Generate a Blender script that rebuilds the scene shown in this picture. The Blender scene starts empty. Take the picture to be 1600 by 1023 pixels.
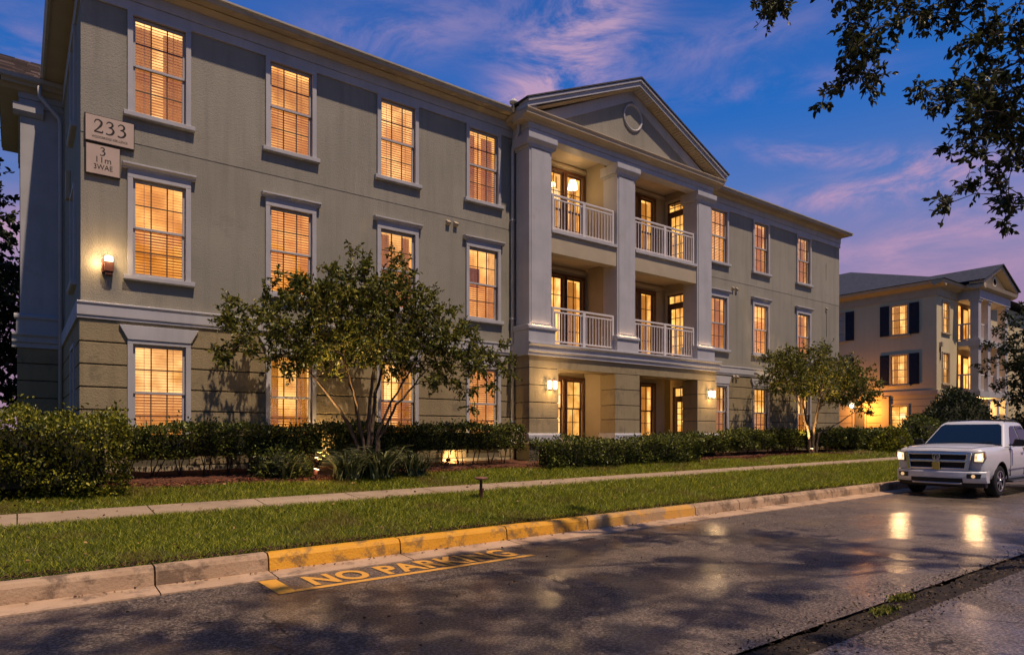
import bpy, math, random
import numpy as np
from mathutils import Vector, Matrix

R = math.radians
random.seed(7)
rng = np.random.default_rng(11)
sc = bpy.context.scene
COL = sc.collection

# ------------------------------------------------------------------ camera
cam_d = bpy.data.cameras.new("camera")
cam = bpy.data.objects.new("camera", cam_d)
COL.objects.link(cam)
cam.location = (0, 0, 1.6)
cam.rotation_euler = (R(90), 0, -math.atan2(0.6, 0.8))
cam_d.sensor_width = 36.0
cam_d.lens = 36.0 * 1031 / 1600
cam_d.shift_y = 165.5 / 1600
cam_d.clip_start = 0.05
cam_d.clip_end = 2000
sc.camera = cam

# ------------------------------------------------------------------ view
sc.view_settings.view_transform = 'Standard'
sc.view_settings.look = 'None'
sc.view_settings.gamma = 1
sc.view_settings.exposure = 0.0
sc.view_settings.use_curve_mapping = False
try:
    sc.cycles.use_denoising = True
    sc.cycles.max_bounces = 7
    sc.cycles.transparent_max_bounces = 12
    sc.cycles.sample_clamp_indirect = 4.0
    sc.cycles.caustics_reflective = False
    sc.cycles.caustics_refractive = False
except Exception:
    pass

# ------------------------------------------------------------------ sun (warm, low strength for dusk)
SUN_T = Vector((-0.163, 1.0, -2.15)).normalized()          # direction the light travels
sd = bpy.data.lights.new("sun", 'SUN')
sd.energy = 3.8
sd.angle = R(0.9)
sd.color = (1.0, 0.76, 0.56)
sun = bpy.data.objects.new("sun", sd)
COL.objects.link(sun)
sun.rotation_euler = SUN_T.to_track_quat('-Z', 'Y').to_euler()
SUN_EL = math.asin(-SUN_T.z)
SUN_AZ = math.atan2(-SUN_T.x, -SUN_T.y)                    # clockwise from +Y


# ------------------------------------------------------------------ node helpers
class NT:
    def __init__(s, tree):
        s.t = tree
        s.n = tree.nodes
        s.l = tree.links

    def node(s, typ, **kw):
        n = s.n.new(typ)
        for k, v in kw.items():
            setattr(n, k, v)
        return n

    def put(s, sock, v):
        if hasattr(v, 'is_linked'):
            s.l.new(v, sock)
        elif isinstance(v, tuple) and len(v) == 3 and sock.type == 'RGBA':
            sock.default_value = (*v, 1)
        else:
            sock.default_value = v

    def math(s, op, a, b=0.0, c=0.0, clamp=False):
        n = s.node('ShaderNodeMath', operation=op, use_clamp=clamp)
        s.put(n.inputs[0], a)
        s.put(n.inputs[1], b)
        if len(n.inputs) > 2:
            s.put(n.inputs[2], c)
        return n.outputs[0]

    def vmath(s, op, a, b=(0, 0, 0)):
        n = s.node('ShaderNodeVectorMath', operation=op)
        s.put(n.inputs[0], a)
        if op == 'SCALE':
            s.put(n.inputs['Scale'], b)
        else:
            s.put(n.inputs[1], b)
        return n.outputs['Value'] if op in ('DOT_PRODUCT', 'LENGTH', 'DISTANCE') else n.outputs[0]

    def mix(s, f, a, b, mode='MIX'):
        n = s.node('ShaderNodeMix', data_type='RGBA', blend_type=mode)
        s.put(n.inputs[0], f)
        s.put(n.inputs[6], a)
        s.put(n.inputs[7], b)
        return n.outputs[2]

    def ramp(s, f, stops, interp='LINEAR'):
        n = s.node('ShaderNodeValToRGB')
        n.color_ramp.interpolation = interp
        e = n.color_ramp.elements
        while len(e) < len(stops):
            e.new(0.5)
        for i, (p, c) in enumerate(stops):
            e[i].position = p
            e[i].color = (*c, 1) if isinstance(c, tuple) else (c, c, c, 1)
        s.put(n.inputs[0], f)
        return n.outputs[0]

    def noise(s, vec, scale, detail=4.0, rough=0.55, dist=0.0):
        n = s.node('ShaderNodeTexNoise')
        if vec is not None:
            s.put(n.inputs['Vector'], vec)
        n.inputs['Scale'].default_value = scale
        n.inputs['Detail'].default_value = detail
        n.inputs['Roughness'].default_value = rough
        n.inputs['Distortion'].default_value = dist
        return n.outputs[0]

    def smooth(s, v, a, b, lo=0.0, hi=1.0):
        n = s.node('ShaderNodeMapRange', interpolation_type='SMOOTHSTEP')
        s.put(n.inputs['Value'], v)
        for k, x in (('From Min', a), ('From Max', b), ('To Min', lo), ('To Max', hi)):
            n.inputs[k].default_value = x
        return n.outputs[0]


# ------------------------------------------------------------------ world: dusk sky with thin pink cloud
world = bpy.data.worlds.new("World")
sc.world = world
world.use_nodes = True
w = NT(world.node_tree)
w.n.clear()
wout = w.node('ShaderNodeOutputWorld')
wbg = w.node('ShaderNodeBackground')
sky = w.node('ShaderNodeTexSky', sky_type='NISHITA')
sky.sun_disc = False
sky.sun_elevation = SUN_EL
sky.sun_rotation = SUN_AZ
sky.ozone_density = 4.0
sky.air_density = 0.8
sky.dust_density = 0.3
tc = w.node('ShaderNodeTexCoord')
D = w.vmath('NORMALIZE', tc.outputs['Generated'])
sep = w.node('ShaderNodeSeparateXYZ')
w.l.new(D, sep.inputs[0])
up = w.math('MAXIMUM', sep.outputs[2], 0.0)
grad = w.ramp(up, [(0.0, (6.0, 3.2, 4.4)), (0.14, (5.8, 3.4, 5.2)), (0.23, (3.9, 3.3, 6.2)), (0.31, (1.5, 2.8, 7.2)),
                   (0.42, (0.28, 2.05, 7.4)), (0.60, (0.25, 1.4, 5.6)), (1.0, (0.42, 1.0, 3.6))])
gl = w.smooth(w.vmath('DOT_PRODUCT', D, tuple(Vector((0.85, 0.5, 0.0)).normalized())), -0.55, 0.75)
cool = w.ramp(up, [(0.0, (1.7, 2.6, 4.2)), (0.25, (0.85, 2.3, 5.2)), (0.55, (0.25, 1.3, 5.2)), (1.0, (0.42, 1.0, 3.6))])
grad = w.mix(gl, cool, grad)
nish = w.mix(1.0, sky.outputs[0], (0.34, 0.52, 0.85), 'MULTIPLY')
base = w.mix(0.88, nish, grad)
base = w.vmath('SCALE', base, w.math('ADD', 0.82, w.math('MULTIPLY', gl, 0.18)))
# clouds on a flat layer overhead
inv = w.math('DIVIDE', 1.0, w.math('ADD', up, 0.10))
cp = w.vmath('SCALE', D, inv)
mp = w.node('ShaderNodeMapping')
w.l.new(cp, mp.inputs[0])
mp.inputs['Rotation'].default_value = (0, 0, R(22))
mp.inputs['Scale'].default_value = (0.42, 1.5, 0.0)
mp.inputs['Location'].default_value = (3.4, 1.7, 0.0)
warp = w.node('ShaderNodeTexNoise')
w.l.new(mp.outputs[0], warp.inputs['Vector'])
warp.inputs['Scale'].default_value = 1.3
warp.inputs['Detail'].default_value = 3
wv = w.vmath('ADD', mp.outputs[0], w.vmath('SCALE', warp.outputs['Color'], 0.9))
c1 = w.noise(wv, 1.25, 9.0, 0.60)
c2 = w.noise(wv, 0.5, 3.0, 0.5)
cm = w.math('ADD', w.math('MULTIPLY', c1, 0.62), w.math('MULTIPLY', c2, 0.5))
cm = w.smooth(cm, 0.555, 0.76)


wst = w.vmath('MULTIPLY', D, (1.0, 1.0, 2.6))
wtex = w.math('MULTIPLY', w.smooth(w.noise(wst, 6.5, 10.0, 0.66, 0.55), 0.38, 0.70), w.smooth(w.noise(wst, 2.6, 4.0, 0.5, 0.5), 0.22, 0.50))


def wisp(center, along, la, lb, amp):
    """One long wisp of cloud: a soft oval about a direction, broken up by fine noise."""
    c = Vector(center).normalized()
    a = Vector(along)
    a = (a - c * a.dot(c)).normalized()
    b = c.cross(a)
    da = w.math('DIVIDE', w.vmath('DOT_PRODUCT', D, tuple(a)), la)
    db = w.math('DIVIDE', w.vmath('DOT_PRODUCT', D, tuple(b)), lb)
    bend = w.math('MULTIPLY', w.math('SUBTRACT', c2, 0.5), 2.4)
    db = w.math('ADD', db, bend)
    r2 = w.math('ADD', w.math('MULTIPLY', da, da), w.math('MULTIPLY', db, db))
    front = w.math('GREATER_THAN', w.vmath('DOT_PRODUCT', D, tuple(c)), 0.2)
    g = w.math('MULTIPLY', w.math('EXPONENT', w.math('MULTIPLY', r2, -1.0)), front)
    tex = wtex
    return w.math('MULTIPLY', w.math('MULTIPLY', g, tex), amp)


def pdir(px, py):
    u = (px - 800) / 1031
    v = (677 - py) / 1031
    return Vector((0.6 + 0.8 * u, 0.8 - 0.6 * u, v))


WISPS = [((890, 70), (990, -60), 0.18, 0.062, 1.1), ((640, 40), (760, 20), 0.15, 0.035, 0.40), ((835, 130), (900, 60), 0.09, 0.035, 0.55),
         ((1330, 245), (1500, 255), 0.12, 0.013, 1.0), ((1390, 292), (1540, 272), 0.15, 0.020, 1.0), ((1460, 330), (1640, 310), 0.10, 0.014, 0.5),
         ((1480, 365), (1640, 350), 0.16, 0.018, 0.7), ((1450, 410), (1640, 420), 0.16, 0.022, 0.6), ((1130, 70), (1300, 20), 0.13, 0.03, 0.28),
         ((1200, 135), (1350, 115), 0.12, 0.014, 0.35), ((20, 350), (-120, 370), 0.12, 0.03, 0.8), ((50, 80), (-100, 20), 0.12, 0.04, 0.45)]
tot = w.math('MULTIPLY', cm, 0.12)
for (p, q, la, lb, amp) in WISPS:
    a, b = pdir(*p), pdir(*q)
    tot = w.math('ADD', tot, wisp(a, b - a, la, lb, amp))
tot = w.math('MINIMUM', w.math('MULTIPLY', tot, 1.15), 0.92)
ccol = w.ramp(up, [(0.0, (9.0, 4.6, 5.6)), (0.25, (8.4, 4.6, 6.6)), (0.6, (6.0, 4.4, 6.8)), (1.0, (3.4, 2.6, 4.4))])
ccol = w.vmath('SCALE', ccol, w.math('ADD', 0.5, w.math('MULTIPLY', gl, 0.5)))
final = w.mix(tot, base, ccol)
w.l.new(final, wbg.inputs[0])
wbg.inputs[1].default_value = 0.075
w.l.new(wbg.outputs[0], wout.inputs[0])

# ------------------------------------------------------------------ materials
MATS = {}


def newmat(name):
    m = bpy.data.materials.new(name)
    m.use_nodes = True
    k = NT(m.node_tree)
    k.n.clear()
    out = k.node('ShaderNodeOutputMaterial')
    MATS[name] = m
    return m, k, out


def surf(name, col, col2=None, scale=3.0, rough=0.7, bump=0.0, bscale=60.0, detail=5.0, metallic=0.0, spec=0.4, streak=0.0, island=0.0, trans=0.0, rvar=0.0, coat=0.0, dirt=None, patch=None):
    m, k, out = newmat(name)
    b = k.node('ShaderNodeBsdfPrincipled')
    geo = k.node('ShaderNodeNewGeometry')
    pos = geo.outputs['Position']
    c = col
    if col2:
        c = k.mix(k.smooth(k.noise(pos, scale, detail), 0.32, 0.68), col, col2)
    if streak:
        mp = k.node('ShaderNodeMapping')
        k.l.new(pos, mp.inputs[0])
        mp.inputs['Scale'].default_value = (4.0, 4.0, 0.28)
        s = k.smooth(k.noise(mp.outputs[0], 1.2, 6, 0.65), 0.42, 0.75)
        c = k.mix(k.math('MULTIPLY', s, streak), c, tuple(x * 0.55 for x in col))
    if dirt:
        s = k.smooth(k.noise(pos, dirt[1], 7, 0.7), dirt[2], dirt[2] + 0.14)
        c = k.mix(k.math('MULTIPLY', s, dirt[3]), c, dirt[0])
    if island:
        r = geo.outputs['Random Per Island']
        lo = tuple(x * (1 - island) for x in col)
        hi = tuple(min(1, x * (1 + island)) for x in (col2 or col))
        c = k.ramp(r, [(0.0, lo), (0.5, col), (1.0, hi)])
    if patch:
        c = k.mix(k.math('MULTIPLY', k.smooth(k.noise(pos, 0.9, 5, 0.65), 0.50, 0.68), 0.75), c, patch)
    k.put(b.inputs['Base Color'], c)
    b.inputs['Roughness'].default_value = rough
    if rvar:
        k.put(b.inputs['Roughness'], k.smooth(k.noise(pos, scale * 2, 4), 0.3, 0.7, rough - rvar, rough + rvar))
    b.inputs['Metallic'].default_value = metallic
    b.inputs['Specular IOR Level'].default_value = spec
    if coat:
        b.inputs['Coat Weight'].default_value = coat
        b.inputs['Coat Roughness'].default_value = 0.05
    if bump:
        bn = k.node('ShaderNodeBump')
        bn.inputs['Strength'].default_value = bump
        bn.inputs['Distance'].default_value = 0.01
        k.l.new(k.noise(pos, bscale, 4, 0.6), bn.inputs['Height'])
        k.l.new(bn.outputs[0], b.inputs['Normal'])
    sh = b.outputs[0]
    if trans:
        t = k.node('ShaderNodeBsdfTranslucent')
        k.put(t.inputs[0], c)
        mx = k.node('ShaderNodeMixShader')
        mx.inputs[0].default_value = trans
        k.l.new(sh, mx.inputs[1])
        k.l.new(t.outputs[0], mx.inputs[2])
        sh = mx.outputs[0]
    k.l.new(sh, out.inputs[0])
    return m


def emit(name, col, strength, vary=0.0, scale=2.0, col2=None):
    m, k, out = newmat(name)
    e = k.node('ShaderNodeEmission')
    e.inputs[1].default_value = strength
    if vary:
        geo = k.node('ShaderNodeNewGeometry')
        oi = k.node('ShaderNodeObjectInfo')
        n = k.smooth(k.noise(geo.outputs['Position'], scale, 3, 0.5), 0.3, 0.7)
        c = k.mix(n, col, col2 or col)
        s = k.math('ADD', 1.0 - vary, k.math('MULTIPLY', oi.outputs['Random'], 2 * vary))
        c = k.vmath('SCALE', c, k.math('MULTIPLY', s, k.math('ADD', 0.65, k.math('MULTIPLY', n, 0.7))))
        k.l.new(c, e.inputs[0])
    else:
        e.inputs[0].default_value = (*col, 1)
    k.l.new(e.outputs[0], out.inputs[0])
    return m


STUCCO = surf('stucco', (0.27, 0.255, 0.205), (0.315, 0.295, 0.24), 0.7, 0.85, 1.0, 38, streak=0.32, dirt=((0.19, 0.185, 0.15), 1.6, 0.55, 0.35))
STUCCO_UP = surf('stucco_upper', (0.285, 0.27, 0.22), (0.33, 0.31, 0.255), 0.6, 0.85, 1.0, 38, streak=0.35, dirt=((0.21, 0.20, 0.16), 1.4, 0.55, 0.3))
RUST = surf('stucco_banded', (0.275, 0.22, 0.125), (0.325, 0.262, 0.152), 0.9, 0.85, 1.0, 38, streak=0.35, dirt=((0.15, 0.13, 0.085), 1.9, 0.52, 0.55))
JOINT = surf('joint_recess', (0.10, 0.09, 0.065), (0.13, 0.115, 0.08), 2, 0.9)
BAYWALL = surf('bay_wall_paint', (0.36, 0.30, 0.20), (0.41, 0.34, 0.23), 1.2, 0.8, 0.5, 55)
TRIM = surf('trim_paint', (0.42, 0.42, 0.44), (0.48, 0.475, 0.495), 1.5, 0.55, 0.12, 40, streak=0.22, dirt=((0.38, 0.35, 0.32), 2.4, 0.56, 0.5))
SOFFIT = surf('soffit_cream', (0.46, 0.38, 0.26), (0.52, 0.43, 0.30), 2.0, 0.6, 0.2, 30)
GUTTER = surf('gutter_metal', (0.36, 0.33, 0.27), (0.42, 0.38, 0.31), 3.0, 0.45, streak=0.3)
MUNTIN = surf('muntin_dark', (0.10, 0.075, 0.055), None, rough=0.5)
WOOD = surf('dark_wood', (0.085, 0.035, 0.018), (0.13, 0.055, 0.028), 8, 0.4)
RAILM = surf('railing_paint', (0.62, 0.58, 0.57), (0.68, 0.64, 0.62), 4, 0.45)
SLAT = surf('blind_slat', (0.55, 0.33, 0.09), (0.65, 0.40, 0.12), 5, 0.6, trans=0.72)
CURTAIN = surf('curtain_cloth', (0.62, 0.48, 0.32), (0.7, 0.56, 0.38), 5, 0.9, trans=0.5)
ROOMW = surf('room_paint', (0.7, 0.55, 0.36), None, rough=0.9)
SHADOWY = surf('dark_furniture', (0.30, 0.17, 0.08), (0.38, 0.22, 0.10), 5, 0.7)
SHINGLE = surf('roof_shingle', (0.05, 0.052, 0.06), (0.085, 0.085, 0.095), 9, 0.9, 1.0, 25, island=0.0)
SHUTTER = surf('shutter_black', (0.012, 0.012, 0.016), None, rough=0.45)
WALL2 = surf('stucco_beige', (0.62, 0.53, 0.33), (0.68, 0.58, 0.37), 0.6, 0.85, 0.6, 40, streak=0.15)
WALL2B = surf('stucco_taupe', (0.52, 0.44, 0.28), (0.58, 0.49, 0.32), 0.6, 0.85, 0.6, 40)
ROOM_A = emit('lit_room', (1.0, 0.35, 0.05), 1.35, 0.34, 1.6, (1.0, 0.48, 0.12))
ROOM_B = emit('lit_room_bright', (1.0, 0.41, 0.085), 1.5, 0.30, 1.9, (1.0, 0.55, 0.19))
ROOM_G = emit('lit_room_gold', (1.0, 0.39, 0.06), 1.4, 0.32, 2.2, (1.0, 0.53, 0.14))
SHADE = emit('lamp_shade_lit', (1.0, 0.70, 0.36), 1.7)
BULB = emit('lamp_bulb_lit', (1.0, 0.72, 0.36), 9.0)
GLOW = emit('lamp_glass_lit', (1.0, 0.80, 0.50), 5.0)
BARGLOW = emit('light_bar_lit', (1.0, 0.62, 0.34), 12.0)
HEADL = emit('headlamp_lit', (1.0, 0.86, 0.62), 12.0)
LENSM = emit('headlamp_lens_lit', (1.0, 0.72, 0.42), 1.3)
LENSM2 = emit('headlamp_inner_lit', (1.0, 0.6, 0.28), 0.9)
PLASTICW = surf('white_plastic', (0.7, 0.66, 0.6), None, rough=0.5)
LAMPMETAL = surf('lamp_bronze', (0.06, 0.02, 0.014), (0.09, 0.03, 0.02), 6, 0.45)
SIGNFACE = surf('sign_face', (0.50, 0.39, 0.32), (0.56, 0.44, 0.36), 3, 0.6, 0.15, 30)
SIGNINK = surf('sign_ink', (0.02, 0.012, 0.01), None, rough=0.6)
CONC = surf('concrete', (0.34, 0.25, 0.165), (0.42, 0.315, 0.21), 1.5, 0.85, 0.8, 60, dirt=((0.2, 0.16, 0.12), 2.5, 0.52, 0.5))
KERBC = surf('kerb_concrete', (0.42, 0.285, 0.175), (0.50, 0.35, 0.22), 2.2, 0.85, 1.0, 30, dirt=((0.11, 0.075, 0.05), 3.0, 0.46, 0.75))
GUTC = surf('gutter_concrete', (0.46, 0.31, 0.19), (0.55, 0.385, 0.25), 2.2, 0.8, 0.8, 40, dirt=((0.12, 0.085, 0.06), 2.6, 0.50, 0.65))
KERBY = surf('kerb_yellow_paint', (0.72, 0.34, 0.022), (0.80, 0.40, 0.035), 2.0, 0.65, 1.0, 30, dirt=((0.20, 0.125, 0.055), 3.4, 0.46, 0.8))
KERBW = surf('kerb_yellow_worn', (0.62, 0.32, 0.06), (0.66, 0.35, 0.07), 2.0, 0.7, 1.0, 30, dirt=((0.36, 0.25, 0.15), 3.0, 0.42, 0.85))
BARK = surf('bark', (0.065, 0.042, 0.027), (0.12, 0.082, 0.053), 9, 0.85, 0.8, 30)
BARKD = surf('bark_dark', (0.05, 0.038, 0.028), (0.09, 0.07, 0.05), 9, 0.9, 1.0, 20)
LEAF_M = surf('leaf_myrtle', (0.105, 0.13, 0.02), (0.22, 0.20, 0.03), island=0.75, rough=0.33, trans=0.35)
LEAF_H = surf('leaf_hedge', (0.075, 0.10, 0.018), (0.17, 0.18, 0.03), island=0.75, rough=0.33, trans=0.25)
LEAF_HY = surf('leaf_hedge_lime', (0.13, 0.15, 0.015), (0.27, 0.25, 0.022), island=0.7, rough=0.38, trans=0.3)
LEAF_O = surf('leaf_oak', (0.035, 0.048, 0.014), (0.075, 0.085, 0.025), island=0.55, rough=0.45, trans=0.25)
LEAF_L = surf('leaf_strap', (0.09, 0.115, 0.05), (0.26, 0.26, 0.12), island=0.8, rough=0.33, trans=0.2)
LEAF_D = surf('leaf_far', (0.03, 0.042, 0.016), (0.055, 0.07, 0.024), island=0.5, rough=0.6, trans=0.2)
GRASS = surf('grass_blade', (0.19, 0.245, 0.014), (0.38, 0.36, 0.032), island=0.65, rough=0.5, trans=0.4, patch=(0.24, 0.18, 0.045))
SOIL = surf('lawn_soil', (0.045, 0.055, 0.014), (0.075, 0.07, 0.025), 2.5, 0.95, 1.0, 40, dirt=((0.08, 0.05, 0.025), 1.2, 0.56, 0.6))
MULCH = surf('mulch', (0.075, 0.026, 0.012), (0.15, 0.055, 0.025), 14, 0.95, 1.0, 35, dirt=((0.03, 0.014, 0.008), 9, 0.5, 0.8))
CHIP = surf('mulch_chip', (0.13, 0.045, 0.02), (0.22, 0.085, 0.04), island=0.6, rough=0.9)
EARTH = surf('far_ground', (0.06, 0.065, 0.03), (0.09, 0.085, 0.045), 0.3, 0.95)


def glassmat(name, tint=(1, 1, 1), extra=0.05, rough=0.02):
    m, k, out = newmat(name)
    t = k.node('ShaderNodeBsdfTransparent')
    t.inputs[0].default_value = (*tint, 1)
    g = k.node('ShaderNodeBsdfGlossy')
    g.inputs['Roughness'].default_value = rough
    f = k.node('ShaderNodeFresnel')
    f.inputs[0].default_value = 1.55
    mx = k.node('ShaderNodeMixShader')
    bf = k.node('ShaderNodeNewGeometry').outputs['Backfacing']
    fac = k.math('ADD', k.math('MULTIPLY', f.outputs[0], 1.2), extra, clamp=True)
    k.l.new(k.math('MULTIPLY', fac, k.math('SUBTRACT', 1.0, bf)), mx.inputs[0])
    k.l.new(t.outputs[0], mx.inputs[1])
    k.l.new(g.outputs[0], mx.inputs[2])
    k.l.new(mx.outputs[0], out.inputs[0])
    return m


GLASS = glassmat('window_glass', extra=0.09)


def road_material():
    m, k, out = newmat('asphalt_wet')
    b = k.node('ShaderNodeBsdfPrincipled')
    pos = k.node('ShaderNodeNewGeometry').outputs['Position']
    big = k.noise(pos, 0.55, 5, 0.6)
    mid = k.noise(pos, 4.5, 5, 0.65)
    fine = k.noise(pos, 42, 3, 0.8)
    c = k.mix(k.smooth(big, 0.35, 0.65), (0.052, 0.041, 0.037), (0.135, 0.103, 0.083))
    c = k.mix(k.math('MULTIPLY', k.smooth(mid, 0.45, 0.62), 0.5), c, (0.045, 0.036, 0.033))
    c = k.mix(k.math('MULTIPLY', k.smooth(fine, 0.50, 0.60), 0.8), c, (0.34, 0.265, 0.205))
    c = k.mix(k.math('MULTIPLY', k.smooth(fine, 0.47, 0.40), 0.8), c, (0.014, 0.011, 0.010))
    v = k.node('ShaderNodeTexVoronoi', feature='DISTANCE_TO_EDGE')
    wn = k.node('ShaderNodeTexNoise')
    k.l.new(pos, wn.inputs['Vector'])
    wn.inputs['Scale'].default_value = 1.6
    wn.inputs['Detail'].default_value = 6
    k.l.new(k.vmath('ADD', pos, k.vmath('SCALE', wn.outputs['Color'], 0.9)), v.inputs['Vector'])
    v.inputs['Scale'].default_value = 0.36
    crack = k.smooth(v.outputs[0], 0.0, 0.009, 1.0, 0.0)
    crack = k.math('MULTIPLY', crack, k.smooth(k.noise(pos, 0.8, 3), 0.40, 0.56))
    c = k.mix(k.math('MULTIPLY', crack, 0.9), c, (0.006, 0.005, 0.005))
    k.put(b.inputs['Base Color'], c)
    wet = k.smooth(k.noise(pos, 0.8, 6, 0.62, 0.4), 0.36, 0.64)
    k.put(b.inputs['Roughness'], k.math('ADD', 0.42, k.math('MULTIPLY', wet, 0.25)))
    b.inputs['Specular IOR Level'].default_value = 0.38
    k.put(b.inputs['Coat Weight'], k.smooth(k.noise(pos, 0.55, 5, 0.6, 0.6), 0.44, 0.60, 0.05, 0.85))
    b.inputs['Coat Roughness'].default_value = 0.20
    b.inputs['Coat IOR'].default_value = 1.5
    bn = k.node('ShaderNodeBump')
    bn.inputs['Strength'].default_value = 1.0
    bn.inputs['Distance'].default_value = 0.012
    h = k.math('SUBTRACT', k.math('ADD', k.math('MULTIPLY', k.noise(pos, 55, 4, 0.7), 0.9), k.math('MULTIPLY', k.noise(pos, 9, 3), 0.6)), k.math('MULTIPLY', crack, 1.2))
    k.l.new(h, bn.inputs['Height'])
    k.l.new(bn.outputs[0], b.inputs['Normal'])
    b2n = k.node('ShaderNodeBump')
    b2n.inputs['Strength'].default_value = 0.45
    b2n.inputs['Distance'].default_value = 0.010
    k.l.new(k.math('ADD', k.math('MULTIPLY', k.noise(pos, 26, 4, 0.7), 0.5), k.math('MULTIPLY', k.noise(pos, 6, 3), 0.8)), b2n.inputs['Height'])
    k.l.new(b2n.outputs[0], b.inputs['Coat Normal'])
    k.l.new(b.outputs[0], out.inputs[0])
    return m


ASPHALT = road_material()


def worn_paint(name, col, keep=0.5):
    m, k, out = newmat(name)
    b = k.node('ShaderNodeBsdfPrincipled')
    pos = k.node('ShaderNodeNewGeometry').outputs['Position']
    n = k.math('ADD', k.math('MULTIPLY', k.noise(pos, 45, 4, 0.7), 0.6), k.math('MULTIPLY', k.noise(pos, 3.0, 4), 0.4))
    f = k.smooth(n, keep - 0.06, keep + 0.08)
    k.put(b.inputs['Base Color'], k.mix(f, col, (0.045, 0.036, 0.03)))
    b.inputs['Roughness'].default_value = 0.55
    k.l.new(b.outputs[0], out.inputs[0])
    return m


MARK = worn_paint('road_paint_yellow', (0.78, 0.39, 0.07), 0.76)
MARKB = worn_paint('road_paint_line', (0.78, 0.39, 0.05), 0.70)
MARKW = worn_paint('road_paint_faded', (0.22, 0.19, 0.18), 0.49)
PATCH = surf('sealcoat_patch', (0.018, 0.015, 0.014), (0.028, 0.023, 0.021), 3, 0.42, 0.6, 60)

# ------------------------------------------------------------------ mesh builder
ORG = {}


def tag(o, label=None, cat=None, group=None, kind=None):
    for k, v in (('label', label), ('category', cat), ('group', group), ('kind', kind)):
        if v:
            o[k] = v
    return o


def empty(name, loc, label=None, cat=None, group=None, parent=None, rz=0.0):
    o = bpy.data.objects.new(name, None)
    COL.objects.link(o)
    o.location = loc
    o.rotation_euler = (0, 0, rz)
    o.empty_display_size = 0.2
    if parent is None:
        ORG[o.name] = Vector(loc)
    else:
        o.parent = parent
        o.location = Vector(loc) - ORG[parent.name]
        ORG[o.name] = Vector((0, 0, 0))        # children of a placed part use its own local frame
    return tag(o, label, cat, group)


class MB:
    def __init__(s):
        s.v = []
        s.f = []

    def add(s, vs, fs):
        n = len(s.v)
        s.v += [tuple(p) for p in vs]
        s.f += [tuple(i + n for i in q) for q in fs]
        return s

    def box(s, x0, y0, z0, x1, y1, z1):
        return s.add([(x0, y0, z0), (x1, y0, z0), (x1, y1, z0), (x0, y1, z0), (x0, y0, z1), (x1, y0, z1), (x1, y1, z1), (x0, y1, z1)],
                     [(0, 3, 2, 1), (4, 5, 6, 7), (0, 1, 5, 4), (1, 2, 6, 5), (2, 3, 7, 6), (3, 0, 4, 7)])

    def quad(s, a, b, c, d):
        return s.add([a, b, c, d], [(0, 1, 2, 3)])

    def prism(s, poly, axis, a, b):
        """Polygon of 2-D points swept along an axis: 'x' takes (y,z), 'y' takes (x,z), 'z' takes (x,y)."""
        def p3(p, t):
            return {'x': (t, p[0], p[1]), 'y': (p[0], t, p[1]), 'z': (p[0], p[1], t)}[axis]
        n = len(poly)
        vs = [p3(p, a) for p in poly] + [p3(p, b) for p in poly]
        fs = [tuple(range(n - 1, -1, -1)), tuple(range(n, 2 * n))] + [(i, (i + 1) % n, n + (i + 1) % n, n + i) for i in range(n)]
        return s.add(vs, fs)

    def tube(s, pts, radii, seg=8, cap=True):
        pts = [Vector(p) for p in pts]
        if not hasattr(radii, '__len__'):
            radii = [radii] * len(pts)
        vs, fs = [], []
        prev = None
        for i, p in enumerate(pts):
            d = (pts[min(i + 1, len(pts) - 1)] - pts[max(i - 1, 0)])
            d = d.normalized() if d.length > 1e-9 else Vector((0, 0, 1))
            ref = prev if prev is not None else (Vector((1, 0, 0)) if abs(d.x) < 0.8 else Vector((0, 1, 0)))
            a = (ref - d * ref.dot(d)).normalized()
            prev = a
            b = d.cross(a)
            for j in range(seg):
                t = 2 * math.pi * (j + 0.5) / seg
                vs.append(p + (a * math.cos(t) + b * math.sin(t)) * radii[i])
        for i in range(len(pts) - 1):
            for j in range(seg):
                k = (j + 1) % seg
                fs.append((i * seg + j, i * seg + k, (i + 1) * seg + k, (i + 1) * seg + j))
        if cap:
            fs.append(tuple(range(seg - 1, -1, -1)))
            fs.append(tuple((len(pts) - 1) * seg + j for j in range(seg)))
        return s.add(vs, fs)

    def lathe(s, prof, c, seg=16, axis='z'):
        vs, fs = [], []
        for r, h in prof:
            for j in range(seg):
                t = 2 * math.pi * j / seg
                x, y = r * math.cos(t), r * math.sin(t)
                vs.append({'z': (c[0] + x, c[1] + y, c[2] + h), 'y': (c[0] + x, c[1] + h, c[2] + y), 'x': (c[0] + h, c[1] + x, c[2] + y)}[axis])
        for i in range(len(prof) - 1):
            for j in range(seg):
                k = (j + 1) % seg
                q = (i * seg + j, i * seg + k, (i + 1) * seg + k, (i + 1) * seg + j)
                fs.append(q if axis != 'y' else q[::-1])
        fs.append(tuple(range(seg - 1, -1, -1)))
        fs.append(tuple((len(prof) - 1) * seg + j for j in range(seg)))
        return s.add(vs, fs)

    def mesh(s, name, origin=(0, 0, 0)):
        o = Vector(origin)
        me = bpy.data.meshes.new(name)
        me.from_pydata([Vector(p) - o for p in s.v], [], s.f)
        me.validate()
        return me

    def build(s, name, mat, parent=None, bevel=0.0, smooth=False, kind=None, loc=None):
        org = ORG.get(parent.name, Vector((0, 0, 0))) if parent is not None else Vector(loc or (0, 0, 0))
        me = s.mesh(name, org)
        return link(name, me, mat, parent, bevel, smooth, kind, loc)


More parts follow.
